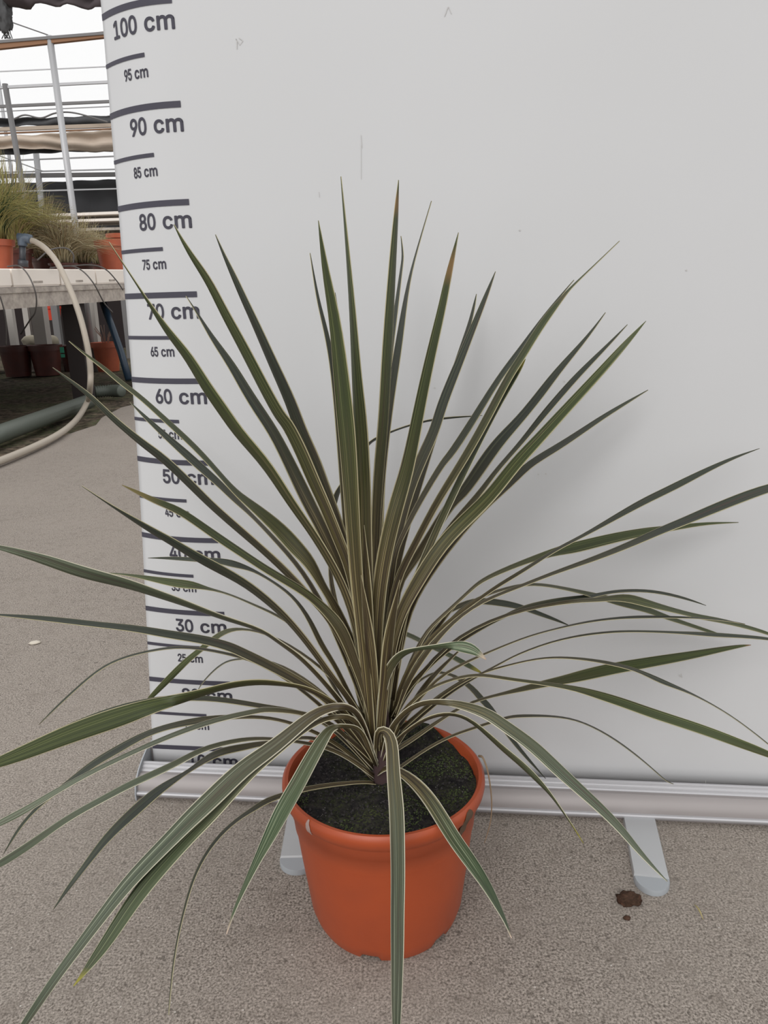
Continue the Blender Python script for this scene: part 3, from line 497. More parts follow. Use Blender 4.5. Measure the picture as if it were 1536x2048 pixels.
# crumbs and moss on the soil: uncountable
def crumbs(name, m, cnt, test, smin, smax, seed):
    random.seed(seed); bm = bmesh.new(); k = 0
    while k < cnt:
        a = random.uniform(0, 2*math.pi); r = SR*math.sqrt(random.random())*.97; x, y = r*math.cos(a), r*math.sin(a)
        if not test(x, y) or random.random() < .2: k += 0; 
        if not test(x, y): continue
        k += 1; s = random.uniform(smin, smax); c = Vector((PX+x, PY+y, soil_h(x, y)+s*.2))
        M = Matrix.Rotation(random.random()*6, 3, 'Z') @ Matrix.Rotation(random.random()*6, 3, 'X')
        vs = [bm.verts.new(c + M @ Vector(p)*s) for p in ((1,.1,0),(-.4,.7,.1),(-.5,-.6,-.1),(.1,0,.6),(0,.1,-.6))]
        for f in ((0,1,3),(1,2,3),(2,0,3),(1,0,4),(2,1,4),(0,2,4)): bm.faces.new([vs[i] for i in f])
    o = link(name, bm, m, soil, smooth=False); tag(o, kind='stuff'); return o
M_crumb = mat('soil_crumb', (.028,.024,.024), .9); M_crumbl = mat('pale_grit', (.16,.15,.14), .9); M_moss = mat('green_moss', (.055,.075,.022), .9)
crumbs('soil_crumbs', M_crumb, 900, lambda x, y: True, .0008, .0028, 1)
crumbs('pale_grit', M_crumbl, 170, lambda x, y: True, .0005, .0012, 2)
crumbs('moss', M_moss, 1500, lambda x, y: mn.noise(Vector((x*26+5, y*26, 0))) > .0 and (x > .008 or x < -.075 or (x < -.03 and y < -.06)), .0006, .0016, 4)
# red-brown ragged rootball edge at the back
# stem
bm = bmesh.new(); tube(bm, [Vector((PX, PY, SZ-.01+.016*i)) for i in range(9)], lambda t: .0125-.008*t, 16); link('stem', bm, M_stem, pl)

LV = []
def L(dy, m, *pts, **kw): LV.append((dy, m, pts, kw))
G, D, Y_, O_, P_, K, OE, YB, OM = ML_sheen, ML_dark, ML_tipy, ML_tipo, ML_tipp, ML_green, ML_tipe, ML_tipb, ML_tipm
# upright fan --------------------------------------------------------------
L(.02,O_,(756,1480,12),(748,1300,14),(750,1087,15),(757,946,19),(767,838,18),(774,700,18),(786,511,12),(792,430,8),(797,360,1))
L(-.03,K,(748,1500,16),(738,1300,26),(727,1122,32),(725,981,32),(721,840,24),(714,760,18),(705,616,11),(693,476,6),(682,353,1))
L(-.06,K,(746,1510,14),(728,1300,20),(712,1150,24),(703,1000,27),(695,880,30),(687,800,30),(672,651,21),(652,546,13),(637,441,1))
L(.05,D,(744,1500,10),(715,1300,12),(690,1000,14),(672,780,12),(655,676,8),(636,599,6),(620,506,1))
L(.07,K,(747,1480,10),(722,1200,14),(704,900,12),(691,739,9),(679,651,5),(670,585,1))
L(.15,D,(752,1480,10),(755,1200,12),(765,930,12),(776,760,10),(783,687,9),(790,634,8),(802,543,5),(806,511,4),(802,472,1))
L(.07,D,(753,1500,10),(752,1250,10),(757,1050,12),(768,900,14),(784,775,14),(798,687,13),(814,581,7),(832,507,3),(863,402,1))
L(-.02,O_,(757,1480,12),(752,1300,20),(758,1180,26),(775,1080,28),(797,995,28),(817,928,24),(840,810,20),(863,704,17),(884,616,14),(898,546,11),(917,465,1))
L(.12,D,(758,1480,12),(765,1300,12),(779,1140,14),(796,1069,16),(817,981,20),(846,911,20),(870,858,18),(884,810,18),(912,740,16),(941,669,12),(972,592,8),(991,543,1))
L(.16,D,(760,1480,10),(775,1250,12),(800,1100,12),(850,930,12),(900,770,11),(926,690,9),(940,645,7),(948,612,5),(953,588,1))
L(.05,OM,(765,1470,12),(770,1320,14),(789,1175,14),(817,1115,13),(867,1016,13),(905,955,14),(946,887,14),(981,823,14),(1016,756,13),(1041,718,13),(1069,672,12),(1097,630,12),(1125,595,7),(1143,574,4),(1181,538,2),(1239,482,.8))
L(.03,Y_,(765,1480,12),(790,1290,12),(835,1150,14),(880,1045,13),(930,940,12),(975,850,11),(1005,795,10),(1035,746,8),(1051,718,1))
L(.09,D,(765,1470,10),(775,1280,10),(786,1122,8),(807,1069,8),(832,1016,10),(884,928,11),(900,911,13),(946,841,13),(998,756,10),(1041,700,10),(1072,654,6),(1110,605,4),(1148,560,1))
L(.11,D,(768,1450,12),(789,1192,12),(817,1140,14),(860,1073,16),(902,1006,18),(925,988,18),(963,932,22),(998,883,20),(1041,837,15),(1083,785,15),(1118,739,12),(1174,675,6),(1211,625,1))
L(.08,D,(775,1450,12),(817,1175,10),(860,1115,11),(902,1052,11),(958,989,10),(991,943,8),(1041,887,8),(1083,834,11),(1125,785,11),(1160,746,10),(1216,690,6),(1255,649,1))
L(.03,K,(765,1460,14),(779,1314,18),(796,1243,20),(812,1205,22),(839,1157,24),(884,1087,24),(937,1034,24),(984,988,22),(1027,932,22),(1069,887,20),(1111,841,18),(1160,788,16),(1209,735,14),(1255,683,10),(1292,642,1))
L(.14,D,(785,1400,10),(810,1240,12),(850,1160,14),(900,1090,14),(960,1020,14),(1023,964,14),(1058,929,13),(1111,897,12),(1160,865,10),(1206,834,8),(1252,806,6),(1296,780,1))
# right side ---------------------------------------------------------------
L(.12,D,(785,1430,9),(810,1350,9),(850,1290,8),(900,1240,7),(960,1197,6),(997,1171,7),(1054,1137,7),(1110,1100,6),(1162,1074,6),(1222,1040,9),(1282,1006,12),(1327,984,12),(1365,965,12),(1410,942,9),(1466,916,6),(1519,897,1))
L(.05,D,(785,1440,9),(812,1370,9),(850,1310,9),(900,1250,7),(960,1205,6),(1035,1175,6),(1110,1145,7),(1185,1119,9),(1260,1089,11),(1320,1062,13),(1365,1044,14),(1410,1025,16),(1466,1002,17),(1536,976,16),(1620,955,8),(1690,940,1))
L(.14,K,(785,1430,8),(815,1340,8),(849,1268,7),(884,1233,6),(937,1184,6),(960,1164,7),(997,1145,8),(1054,1122,9),(1110,1104,14),(1147,1096,20),(1222,1077,18),(1297,1062,14),(1354,1055,9),(1410,1047,6),(1477,1045,1))
L(.13,D,(790,1430,8),(810,1385,8),(850,1340,8),(900,1295,8),(960,1258,7),(990,1242,6),(1035,1220,7),(1065,1212,10),(1102,1205,12),(1140,1199,11),(1185,1192,7),(1222,1184,6),(1267,1181,6),(1316,1184,6),(1372,1197,5),(1412,1211,1))
L(.145,K,(780,1430,8),(840,1320,7),(900,1240,6),(940,1205,5),(982,1186,5),(1035,1171,5),(1080,1169,6),(1129,1177,6),(1185,1190,8),(1241,1205,14),(1286,1216,11),(1335,1235,8),(1380,1250,7),(1425,1265,6),(1455,1274,1))
L(.11,K,(790,1430,8),(850,1335,7),(930,1265,6),(1035,1222,6),(1140,1203,7),(1190,1200,8),(1222,1197,9),(1260,1197,16),(1297,1207,13),(1346,1220,8),(1395,1233,8),(1447,1242,8),(1504,1257,7),(1536,1267,6),(1580,1284,1))
L(.15,D,(790,1430,6),(835,1310,5),(867,1254,4),(891,1226,8),(920,1212,9),(955,1201,11),(1009,1207,12),(1042,1214,9),(1072,1225,8),(1110,1239,6),(1136,1250,2))
L(.08,D,(800,1450,7),(860,1370,6),(920,1330,5),(1000,1295,3),(1059,1272,3),(1119,1256,3),(1174,1244,4),(1227,1237,4),(1279,1234,6),(1331,1234,4),(1394,1236,3),(1450,1241,2),(1490,1248,.8))
L(.05,D,(810,1460,8),(880,1400,6),(940,1360,5),(1000,1328,3),(1035,1309,3),(1105,1283,3),(1174,1269,4),(1237,1263,4),(1297,1263,4),(1366,1266,5),(1419,1269,8),(1471,1272,7),(1536,1277,6),(1610,1290,1))
L(.02,D,(800,1460,8),(870,1400,6),(940,1355,4),(1000,1335,3),(1070,1318,3),(1122,1315,4),(1174,1319,5),(1227,1328,7),(1272,1340,6),(1314,1359,9),(1349,1373,7),(1391,1391,3),(1454,1426,2),(1506,1464,2),(1536,1488,2),(1570,1516,.8))
L(.10,K,(790,1500,8),(830,1475,8),(880,1440,6),(940,1405,5),(1000,1389,5),(1042,1379,9),(1087,1368,12),(1133,1359,16),(1174,1349,20),(1227,1337,20),(1279,1328,19),(1331,1319,17),(1384,1310,14),(1436,1300,10),(1481,1292,6),(1502,1290,1), tip=OE)
L(-.03,K,(775,1490,9),(796,1437,8),(832,1395,6),(867,1373,5),(920,1354,5),(965,1350,6),(1010,1357,6),(1070,1365,6),(1140,1375,8),(1192,1389,14),(1244,1405,16),(1297,1424,17),(1349,1441,17),(1419,1464,17),(1488,1490,15),(1536,1508,12),(1610,1540,1))
L(.09,D,(785,1545,6),(796,1532,6),(849,1500,5),(902,1472,5),(955,1454,5),(1010,1436,5),(1042,1432,6),(1098,1432,4),(1153,1440,3),(1209,1466,3),(1258,1499,3),(1301,1534,2),(1331,1561,2),(1347,1568,.8))
L(-.16,G,(765,1520,8),(775,1472,9),(796,1437,10),(832,1409,9),(874,1403,9),(919,1409,14),(972,1426,20),(1007,1450,21),(1064,1490,22),(1110,1534,22),(1156,1576,19),(1198,1614,17),(1240,1656,14),(1274,1698,10),(1312,1740,5),(1335,1763,1))
L(-.05,Y_,(770,1520,7),(782,1490,7),(832,1447,6),(874,1430,7),(909,1428,6),(948,1444,7),(1000,1492,9),(1034,1520,10),(1061,1545,10),(1083,1568,8),(1103,1591,5),(1125,1622,3),(1148,1656,2),(1167,1687,.8))
L(.12,D,(780,1460,6),(800,1400,5),(840,1360,4),(884,1342,4),(902,1344,5),(937,1370,9),(962,1398,11),(983,1419,10),(1019,1473,8),(1057,1519,6),(1091,1557,1))
L(.11,Y_,(765,1420,8),(766,1320,6),(768,1275,5),(780,1259,6),(803,1264,8),(849,1286,8),(902,1312,8),(937,1331,10),(962,1345,3))
L(-.04,D,(758,1500,10),(760,1430,14),(768,1366,16),(782,1331,16),(803,1307,12),(832,1298,6),(867,1294,8),(895,1291,10),(923,1293,21),(948,1300,18),(965,1310,7),(972,1319,2), tip=P_)
# front --------------------------------------------------------------------
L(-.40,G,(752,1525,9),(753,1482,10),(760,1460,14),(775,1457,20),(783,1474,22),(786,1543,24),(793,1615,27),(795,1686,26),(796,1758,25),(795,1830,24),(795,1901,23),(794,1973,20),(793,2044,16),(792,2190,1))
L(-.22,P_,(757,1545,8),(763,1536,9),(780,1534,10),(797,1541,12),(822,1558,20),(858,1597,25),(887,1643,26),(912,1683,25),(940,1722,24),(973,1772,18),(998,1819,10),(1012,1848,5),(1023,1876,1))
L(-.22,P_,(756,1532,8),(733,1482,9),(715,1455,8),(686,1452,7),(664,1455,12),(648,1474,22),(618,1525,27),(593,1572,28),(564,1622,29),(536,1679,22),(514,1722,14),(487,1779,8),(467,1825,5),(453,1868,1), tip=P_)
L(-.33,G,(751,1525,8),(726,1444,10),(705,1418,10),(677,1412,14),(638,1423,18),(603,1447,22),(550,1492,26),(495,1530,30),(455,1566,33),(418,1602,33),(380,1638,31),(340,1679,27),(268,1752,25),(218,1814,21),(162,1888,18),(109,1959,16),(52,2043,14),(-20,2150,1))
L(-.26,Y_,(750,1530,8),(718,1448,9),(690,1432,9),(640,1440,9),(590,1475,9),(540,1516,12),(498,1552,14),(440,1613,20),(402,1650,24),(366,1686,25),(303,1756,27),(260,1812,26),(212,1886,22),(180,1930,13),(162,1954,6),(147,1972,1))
# left side ----------------------------------------------------------------
L(-.02,D,(745,1480,9),(740,1437,9),(719,1366,9),(691,1296,10),(656,1233,12),(618,1192,12),(574,1144,13),(523,1097,12),(472,1053,13),(422,1009,13),(388,975,14),(330,919,14),(293,892,13),(256,862,11),(220,831,10),(183,794,8),(146,765,6),(105,735,1))
L(.06,K,(742,1470,12),(733,1402,12),(719,1331,14),(698,1275,18),(670,1212,15),(645,1173,13),(621,1127,22),(591,1094,28),(557,1056,25),(506,1012,16),(472,985,10),(439,948,8),(389,893,10),(332,841,9),(281,794,8),(244,767,8),(207,735,7),(171,709,4),(138,682,1))
L(.17,D,(740,1440,10),(710,1360,10),(660,1240,10),(610,1150,8),(560,1090,8),(506,1033,7),(472,1002,10),(439,968,12),(405,938,14),(371,907,14),(337,877,11),(289,833,7),(260,804,1))
L(-.01,K,(745,1470,12),(740,1420,12),(726,1314,12),(705,1226,14),(684,1168,14),(656,1115,14),(621,1059,14),(578,999,16),(533,928,18),(480,869,19),(447,821,20),(412,772,19),(378,715,16),(343,672,13),(315,632,8),(289,592,4),(255,540,2),(218,484,.8))
L(.05,D,(742,1440,12),(720,1300,13),(691,1168,14),(666,1104,20),(638,1045,22),(614,999,24),(585,939,22),(550,869,19),(518,821,19),(489,775,17),(461,727,14),(426,678,9),(398,632,4),(372,592,.8))
L(-.05,K,(748,1470,12),(735,1330,15),(715,1210,17),(698,1132,18),(677,1080,20),(652,1016,20),(628,964,22),(603,904,22),(575,848,21),(561,833,20),(532,781,19),(504,727,18),(475,672,17),(447,621,15),(418,563,13),(389,520,10),(366,483,6),(348,449,1))
L(.02,D,(748,1470,12),(745,1380,14),(722,1230,16),(701,1139,18),(687,1087,20),(670,1034,22),(649,981,24),(628,921,24),(603,865,22),(584,810,20),(558,752,18),(535,701,16),(512,649,14),(489,600,12),(469,555,10),(449,512,6),(431,469,1))
L(-.07,YB,(747,1490,10),(745,1450,10),(730,1384,12),(712,1331,16),(691,1275,20),(670,1240,20),(638,1208,15),(603,1180,14),(540,1144,13),(489,1110,13),(439,1077,14),(395,1046,13),(354,1019,13),(310,1002,10),(276,985,7),(244,970,1))
L(-.05,D,(750,1505,10),(723,1437,10),(691,1388,10),(656,1342,10),(621,1293,11),(580,1243,11),(540,1205,13),(489,1165,14),(432,1134,16),(388,1110,15),(344,1083,13),(303,1060,11),(252,1029,7),(215,1006,3),(164,972,.8))
L(.12,D,(738,1480,8),(725,1440,8),(698,1388,8),(670,1331,8),(642,1289,10),(621,1243,8),(591,1199,6),(557,1171,5),(513,1144,5),(483,1133,10),(459,1126,13),(432,1121,9),(388,1119,8),(337,1116,6),(296,1116,1))
L(.13,K,(745,1500,7),(700,1430,7),(638,1320,6),(603,1265,6),(557,1232,5),(506,1209,4),(455,1187,3),(411,1177,6),(381,1170,15),(344,1165,14),(296,1156,8),(252,1149,4),(212,1146,.8))
L(-.12,G,(745,1500,10),(719,1454,10),(677,1398,9),(638,1352,8),(596,1310,8),(557,1284,7),(522,1259,7),(457,1239,8),(406,1220,9),(355,1201,12),(305,1184,14),(254,1167,17),(203,1154,20),(152,1140,21),(102,1123,19),(51,1108,14),(0,1095,9),(-70,1080,1))
L(-.10,D,(748,1520,9),(733,1493,10),(698,1444,12),(656,1402,12),(621,1377,14),(585,1356,16),(533,1328,16),(480,1303,16),(457,1293,16),(406,1279,15),(338,1269,14),(271,1257,12),(203,1250,10),(135,1242,10),(68,1235,8),(0,1230,4),(-50,1227,.8))
L(-.06,D,(745,1510,8),(700,1465,8),(640,1410,7),(585,1366,6),(520,1326,6),(457,1308,5),(406,1298,5),(355,1294,5),(305,1301,4),(254,1313,4),(203,1335,4),(153,1377,4),(112,1415,4),(78,1449,.8))
L(.16,K,(740,1450,7),(680,1370,6),(610,1310,5),(540,1270,4),(487,1258,4),(457,1262,8),(433,1273,10),(393,1306,9),(372,1323,11),(338,1357,12),(300,1396,8),(284,1412,1))
L(.15,D,(740,1480,7),(640,1380,6),(550,1325,4),(474,1318,3),(437,1333,3),(406,1364,2),(396,1381,.8))
L(-.20,K,(750,1520,9),(726,1472,10),(691,1426,10),(656,1398,9),(621,1380,8),(596,1372,7),(550,1366,9),(511,1364,10),(460,1370,11),(409,1384,12),(358,1398,18),(307,1411,26),(256,1428,34),(204,1445,36),(136,1469,34),(68,1497,28),(0,1524,20),(-100,1560,1))
L(-.03,D,(745,1520,8),(690,1470,8),(640,1440,8),(585,1422,8),(533,1414,8),(480,1405,9),(420,1397,9),(350,1396,10),(290,1403,10),(220,1420,9),(150,1445,6),(90,1470,1))
L(-.15,G,(748,1535,8),(719,1504,8),(673,1454,8),(628,1433,8),(585,1423,8),(533,1419,10),(511,1423,9),(443,1437,9),(375,1459,9),(307,1486,8),(239,1517,8),(170,1551,8),(102,1589,10),(51,1620,12),(0,1646,12),(-60,1676,1))
L(-.09,D,(746,1550,7),(740,1542,7),(691,1500,7),(638,1468,7),(585,1447,6),(533,1435,6),(480,1434,7),(443,1435,9),(392,1442,12),(341,1452,10),(290,1469,11),(239,1497,14),(187,1527,13),(143,1561,10),(92,1599,7),(51,1640,6),(27,1674,5),(7,1708,1))
L(-.20,G,(748,1552,8),(737,1542,8),(691,1511,8),(640,1492,7),(585,1482,6),(533,1477,6),(480,1480,8),(409,1497,9),(358,1524,11),(307,1548,12),(256,1571,12),(204,1599,11),(136,1636,11),(68,1684,13),(0,1728,14),(-70,1765,1))
L(-.14,D,(746,1555,8),(740,1545,8),(691,1504,8),(638,1479,7),(603,1475,6),(568,1482,6),(518,1488,9),(484,1495,12),(443,1503,13),(409,1520,11),(375,1544,6),(341,1565,12),(307,1589,17),(273,1619,19),(239,1650,17),(204,1687,14),(170,1732,10),(136,1776,8),(106,1820,1))
L(-.26,D,(750,1566,6),(729,1564,6),(697,1566,7),(643,1572,8),(590,1583,8),(536,1600,10),(511,1616,9),(484,1633,7),(450,1660,7),(416,1701,6),(389,1752,5),(371,1810,4),(351,1895,3),(341,1980,2),(337,2030,.8))
L(.19,D,(744,1440,8),(735,1400,8),(690,1280,9),(663,1173,9),(660,1120,5),(661,1060,8),(666,1016,10),(673,988,10),(687,964,6),(731,893,5),(754,876,5),(796,858,3),(849,842,4),(902,835,4),(965,831,.8))
# inner and lower leaves that fill the crown -----------------------------------
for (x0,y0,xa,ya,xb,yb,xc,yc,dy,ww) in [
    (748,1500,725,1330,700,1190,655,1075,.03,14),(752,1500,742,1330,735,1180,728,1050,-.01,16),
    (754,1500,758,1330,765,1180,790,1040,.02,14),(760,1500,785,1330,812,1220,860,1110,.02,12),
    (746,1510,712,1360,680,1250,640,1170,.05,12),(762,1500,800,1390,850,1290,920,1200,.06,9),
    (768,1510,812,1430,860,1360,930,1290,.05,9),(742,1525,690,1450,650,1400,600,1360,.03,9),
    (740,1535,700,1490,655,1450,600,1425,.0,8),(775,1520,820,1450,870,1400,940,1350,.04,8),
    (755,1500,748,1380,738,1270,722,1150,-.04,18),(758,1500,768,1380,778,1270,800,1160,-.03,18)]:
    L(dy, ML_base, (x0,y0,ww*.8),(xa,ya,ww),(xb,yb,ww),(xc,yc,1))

def shape(t):
    return interp(t, [(0,.62),(.08,.48),(.25,.62),(.5,1.0),(.68,.95),(.85,.55),(.95,.2),(1,.03)])
def build_leaf(idx, dy, m, pts, kw):
    nseg = max(26, 3*len(pts))
    keep = [pts[0]]
    for p in pts[1:-1]:
        if math.hypot(p[0]-keep[-1][0], p[1]-keep[-1][1]) > 20 and math.hypot(p[0]-pts[-1][0], p[1]-pts[-1][1]) > 12: keep.append(p)
    keep.append(pts[-1])
    C3 = crom([Vector((p[0], p[1], p[2]*(1.12 if p[2] > 7 else 1))) for p in keep], nseg)
    for _ in range(3):
        C3 = [C3[0]]+[(C3[q-1]+C3[q]*2+C3[q+1])/4 for q in range(1, len(C3)-1)]+[C3[-1]]
    # arc parameter in the picture decides how far the leaf has left the stem
    cum = [0]
    for a, b in zip(C3, C3[1:]): cum.append(cum[-1]+math.hypot(b.x-a.x, b.y-a.y))
    tot = cum[-1]
    y0 = PY + (0.006 if dy > 0 else -.006) + .004*math.sin(idx*2.4)
    P = []; app = []
    for c, s in zip(C3, cum):
        t = s/tot; y = y0 + dy*(t**1.12)
        bx = atY(c.x, c.y, y)
        # never through the banner
        for _ in range(4):
            side = (bx-B0).dot(BN)
            back = 0 if (bx-B0).dot(BD) > -.12 else -9
            if back == 0 and side < .006: y -= (.006-side)+.0005; bx = atY(c.x, c.y, y)
        P.append(bx); app.append(max(.4, c.z)*(bx-CAM).dot(FW)/F_PX)
    if 'tip' in kw: m = kw['tip']
    Lr = sum((b-a).length for a, b in zip(P, P[1:]))
    Wm = min(.024, max(.014, Lr*.036))*(1 if max(app) > .008 else .72)
    bm = bmesh.new(); uvl = bm.loops.layers.uv.new('UVMap'); rows = []; n = len(P)-1
    sgn = None
    K5 = (0, .25, .5, .75, 1)
    for i, p in enumerate(P):
        t = (P[min(i+1, n)]-P[max(i-1, 0)]).normalized()
        view = (CAM-p).normalized()
        s = t.cross(view).normalized(); vv = s.cross(t).normalized()      # vv: perpendicular to the leaf, facing the viewer most
        real = max(app[i], Wm*shape(i/n)); cph = min(1, app[i]/real); ph = math.acos(cph)
        if ph < .02: ph = .02
        best = None
        for q in (1, -1):
            wv = s*math.cos(ph)+vv*math.sin(ph)*q; nn = wv.cross(t)
            sc = abs(nn.z) + (0.6 if q == sgn else 0)
            if best is None or sc > best[0]: best = (sc, q, wv, nn)
        sgn = best[1]; wv, nn = best[2], best[3]
        if nn.z < 0: nn = -nn
        row = []
        for u in K5:
            d = abs(u-.5)*2
            row.append(bm.verts.new(p + wv*((u-.5)*real) - nn*(1-d)*real*.07))
        rows.append(row)
    for i, (a, b) in enumerate(zip(rows, rows[1:])):
        for k in range(4):
            f = bm.faces.new((a[k], a[k+1], b[k+1], b[k]))
            for lp, (uu, vv2) in zip(f.loops, ((K5[k], i), (K5[k+1], i), (K5[k+1], i+1), (K5[k], i+1))): lp[uvl].uv = (uu + idx*1.0*0, vv2/n)
    o = link('leaf', bm, m, pl, recalc=False)
    md = o.modifiers.new('thickness', 'SOLIDIFY'); md.thickness = .0005; md.offset = 0
    return o, Lr
import sys
for i, (dy, m, pts, kw) in enumerate(LV):
    o, Lr = build_leaf(i, dy, m, pts, kw)
    print('leaf', i, pts[-1][:2], 'len %.2f' % Lr, file=sys.stderr)
# withered strand hanging over the rim at the right
bm = bmesh.new()
strand = [atY(x, y, PY+.008-.035*k/5) for k, (x, y) in enumerate([(958,1512),(966,1516),(976,1545),(983,1597),(981,1643),(969,1686)])]
tube(bm, crom(strand, 24), lambda t: .0013-.0009*t, 6); o = link('dry_leaf', bm, M_dry, pl); o['label'] = 'withered brown strand hanging over the pot rim'

# ---------------------------------------------------------------- debris on the slab
def clump(name, c, sx, sy, sz, m, seed, sub=3, amp=.35):
    random.seed(seed); bm = bmesh.new(); bmesh.ops.create_icosphere(bm, subdivisions=sub, radius=1)
    for v in bm.verts:
        k = 1+amp*mn.noise(v.co*2.1+Vector((seed, 0, 0)))+amp*.4*mn.noise(v.co*6)
        v.co = Vector((v.co.x*sx*k, v.co.y*sy*k, max(v.co.z, -.6)*sz*k + sz*.62)) + Vector(c)
    return link(name, bm, m)
M_bark = soil_mat('brown_bark', (.05,.03,.02), (.11,.06,.04), (.14,.05,.035), 200)
c = atZ(1258,1803,0); tag(clump('soil_clod', c, .013, .009, .006, M_bark, 4), 'small dark brown clod of soil on the concrete near the right banner foot', 'clod')
c = atZ(1254,1838,0); tag(clump('soil_crumb', c, .004, .003, .002, M_bark, 9, 2), 'tiny dark crumb of soil just below the brown clod', 'crumb')
c = atZ(70,1287,0); tag(clump('pebble', c, .011, .008, .003, mat('pale_chip', (.55,.50,.42), .8), 12, 2), 'small pale flat stone chip lying on the concrete left of the banner', 'stone')
bm = bmesh.new(); a = atZ(1388,1812,0); b = atZ(1406,1842,0)
P = [a+(b-a)*t/6+Vector((0,0,.002+.003*math.sin(math.pi*t/6))) for t in range(7)]
tube(bm, P, lambda t: .0010*math.sin(math.pi*(.1+.8*t)), 5); tag(link('dry_stalk', bm, mat('straw', (.36,.30,.14), .8)), 'thin pale yellow bit of dry leaf lying on the concrete at lower right', 'dry leaf')

# ---------------------------------------------------------------- growing bench
BA = atY(0, 537, 4.5); BB = atY(246, 539, 6.05)
bdir = (BB-BA); bl = bdir.length; bdir.normalize()
bin_ = Vector((-bdir.y, bdir.x, 0)).normalized()            # towards the inside of the bench (away from the path)
if bin_.x > 0: bin_ = -bin_
def bp(t, inn=0, dz=0): return BA + bdir*(t*bl) + bin_*inn + Vector((0,0,dz))
ztop = -.0
bench = thing('growing_bench', 'long weathered greenhouse bench with thick grey edge beam left of the banner', 'bench', (BA.x, BA.y, 0))
bm = bmesh.new(); beam(bm, bp(-2.4, .03, -.162), bp(2.2, .03, -.162), .06, .115); beam(bm, bp(-2.4, .015, -.119), bp(2.2, .015, -.119), .05, .03)
link('edge_beam', bm, M_slab, bench, False)
bm = bmesh.new(); beam(bm, bp(-2.4, 1.75, -.119), bp(2.2, 1.75, -.119), 3.4, .03); link('bench_deck', bm, M_slab, bench, False)
def leg(t, inn, wd, m, name='leg'):
    bm = bmesh.new(); p = bp(t, inn); beam(bm, (p.x, p.y, -.03), (p.x, p.y, p.z-.12), wd, wd); return link(name, bm, m, bench, False)
leg(.60, .10, .115, M_post); leg(1.5, .10, .1, M_post); leg(-.5, .10, .1, M_post); leg(-1.6, .10, .1, M_post); 
def legat(u, y, wd, m):
    p = atY(u, 650, y); bm = bmesh.new(); beam(bm, (p.x, p.y, -.03), (p.x, p.y, BA.z-.14), wd, wd); return link('leg', bm, m, bench, False)
legat(82, 8.35, .13, M_pillar); legat(186, 8.6, .10, M_pillar); legat(24, 8.8, .07, M_pillar); legat(56, 10.5, .07, M_pillar)
# polystyrene trays on top
def tpix(u):     # bench parameter where the front top edge meets picture column u
    lo, hi = -1., 3.
    for _ in range(40):
        mid = (lo+hi)/2; q = bp(mid)-CAM; x = 768+F_PX*q.dot(RT)/q.dot(FW)
        if x < u: lo = mid
        else: hi = mid
    return lo
edges = [tpix(-62), tpix(21), tpix(118), tpix(190), tpix(250), tpix(305)]
labs = ['white polystyrene seed tray at the left edge of the photo on the bench', 'white polystyrene seed tray under the elbow of the hose', 'white polystyrene seed tray where the cream hose drops over the bench edge', 'white polystyrene seed tray next to the banner under the orange pot', 'white polystyrene seed tray on the bench hidden behind the banner edge']
for k, (a, b) in enumerate(zip(edges, edges[1:])):
    bm = bmesh.new(); h = .1
    p0, p1 = bp(a+.006, 0, 0), bp(b-.006, 0, 0)
    d = p1-p0
    def ring(inn, ins, z): return [bm.verts.new(q+Vector((0,0,z))) for q in (p0+bin_*inn+d.normalized()*ins, p1+bin_*inn-d.normalized()*ins, p1+bin_*(.62-inn)-d.normalized()*ins, p0+bin_*(.62-inn)+d.normalized()*ins)]
    r0 = ring(.006, .006, -h); r1 = ring(0, 0, -h*.9); r2 = ring(0, 0, -.006); r3 = ring(.006, .006, 0); r4 = ring(.03, .03, 0); r5 = ring(.035, .035, -.03)
    for A, B in ((r0,r1),(r1,r2),(r2,r3),(r3,r4),(r4,r5)):
        for i in range(4): bm.faces.new((A[i], A[(i+1)%4], B[(i+1)%4], B[i]))
    bm.faces.new(r0[::-1]); bm.faces.new(r5)
    t = link('seed_tray', bm, M_white, smooth=False); tag(t, labs[k], 'tray', 'white trays along the bench edge')
    if 0 < k < 4:
        bm = bmesh.new(); c = (p0+p1)/2 - bin_*.001 + Vector((0,0,-.075)); beam(bm, c-d*.1, c+d*.1, .004, .012); link('slot', bm, M_slab, t, False)
# pots on the bench
def pot_mesh(bm, c, r, h):
    lathe(bm, [(.001,0),(r*.72,0),(r*.9,h*.82),(r,h*.82),(r*1.02,h),(r*.95,h),(r*.86,h*.85),(.001,h*.84)], c, 32)
def bench_pot(u, v, inn_t, r, h, m, label, grp=None, cat='pot'):
    bm = bmesh.new(); p = inn_t; pot_mesh(bm, p, r, h)
    return tag(sharp(link('plant_pot', bm, m)), label, cat, grp)
def on_bench(u, inn):
    t = tpix(u); q = bp(t, inn)
    # shift along the bench so that it stays in that picture column
    for _ in range(30):
        r = q-CAM; x = 768+F_PX*r.dot(RT)/r.dot(FW); t += (u-x)*.0015; q = bp(t, inn)
    return q
q = on_bench(228, .16); op = bench_pot(0, 0, q+Vector((0,0,-.03)), .125, .245, M_terra, 'orange plastic pot with a wide rim on the bench beside the banner')
for k in range(4):
    q = on_bench(246, .42); bm = bmesh.new(); c = q+Vector((0,0,-.03+.045*k)); pot_mesh(bm, c, .11, .2)
    tag(sharp(link('plant_pot', bm, M_terra)), ['bottom pot of the nested orange stack behind the wide-rimmed orange pot','second pot up in the nested orange stack beside the banner','third pot up in the nested orange stack beside the banner','topmost pot of the nested orange stack beside the banner'][k], 'pot', 'nested orange pots')
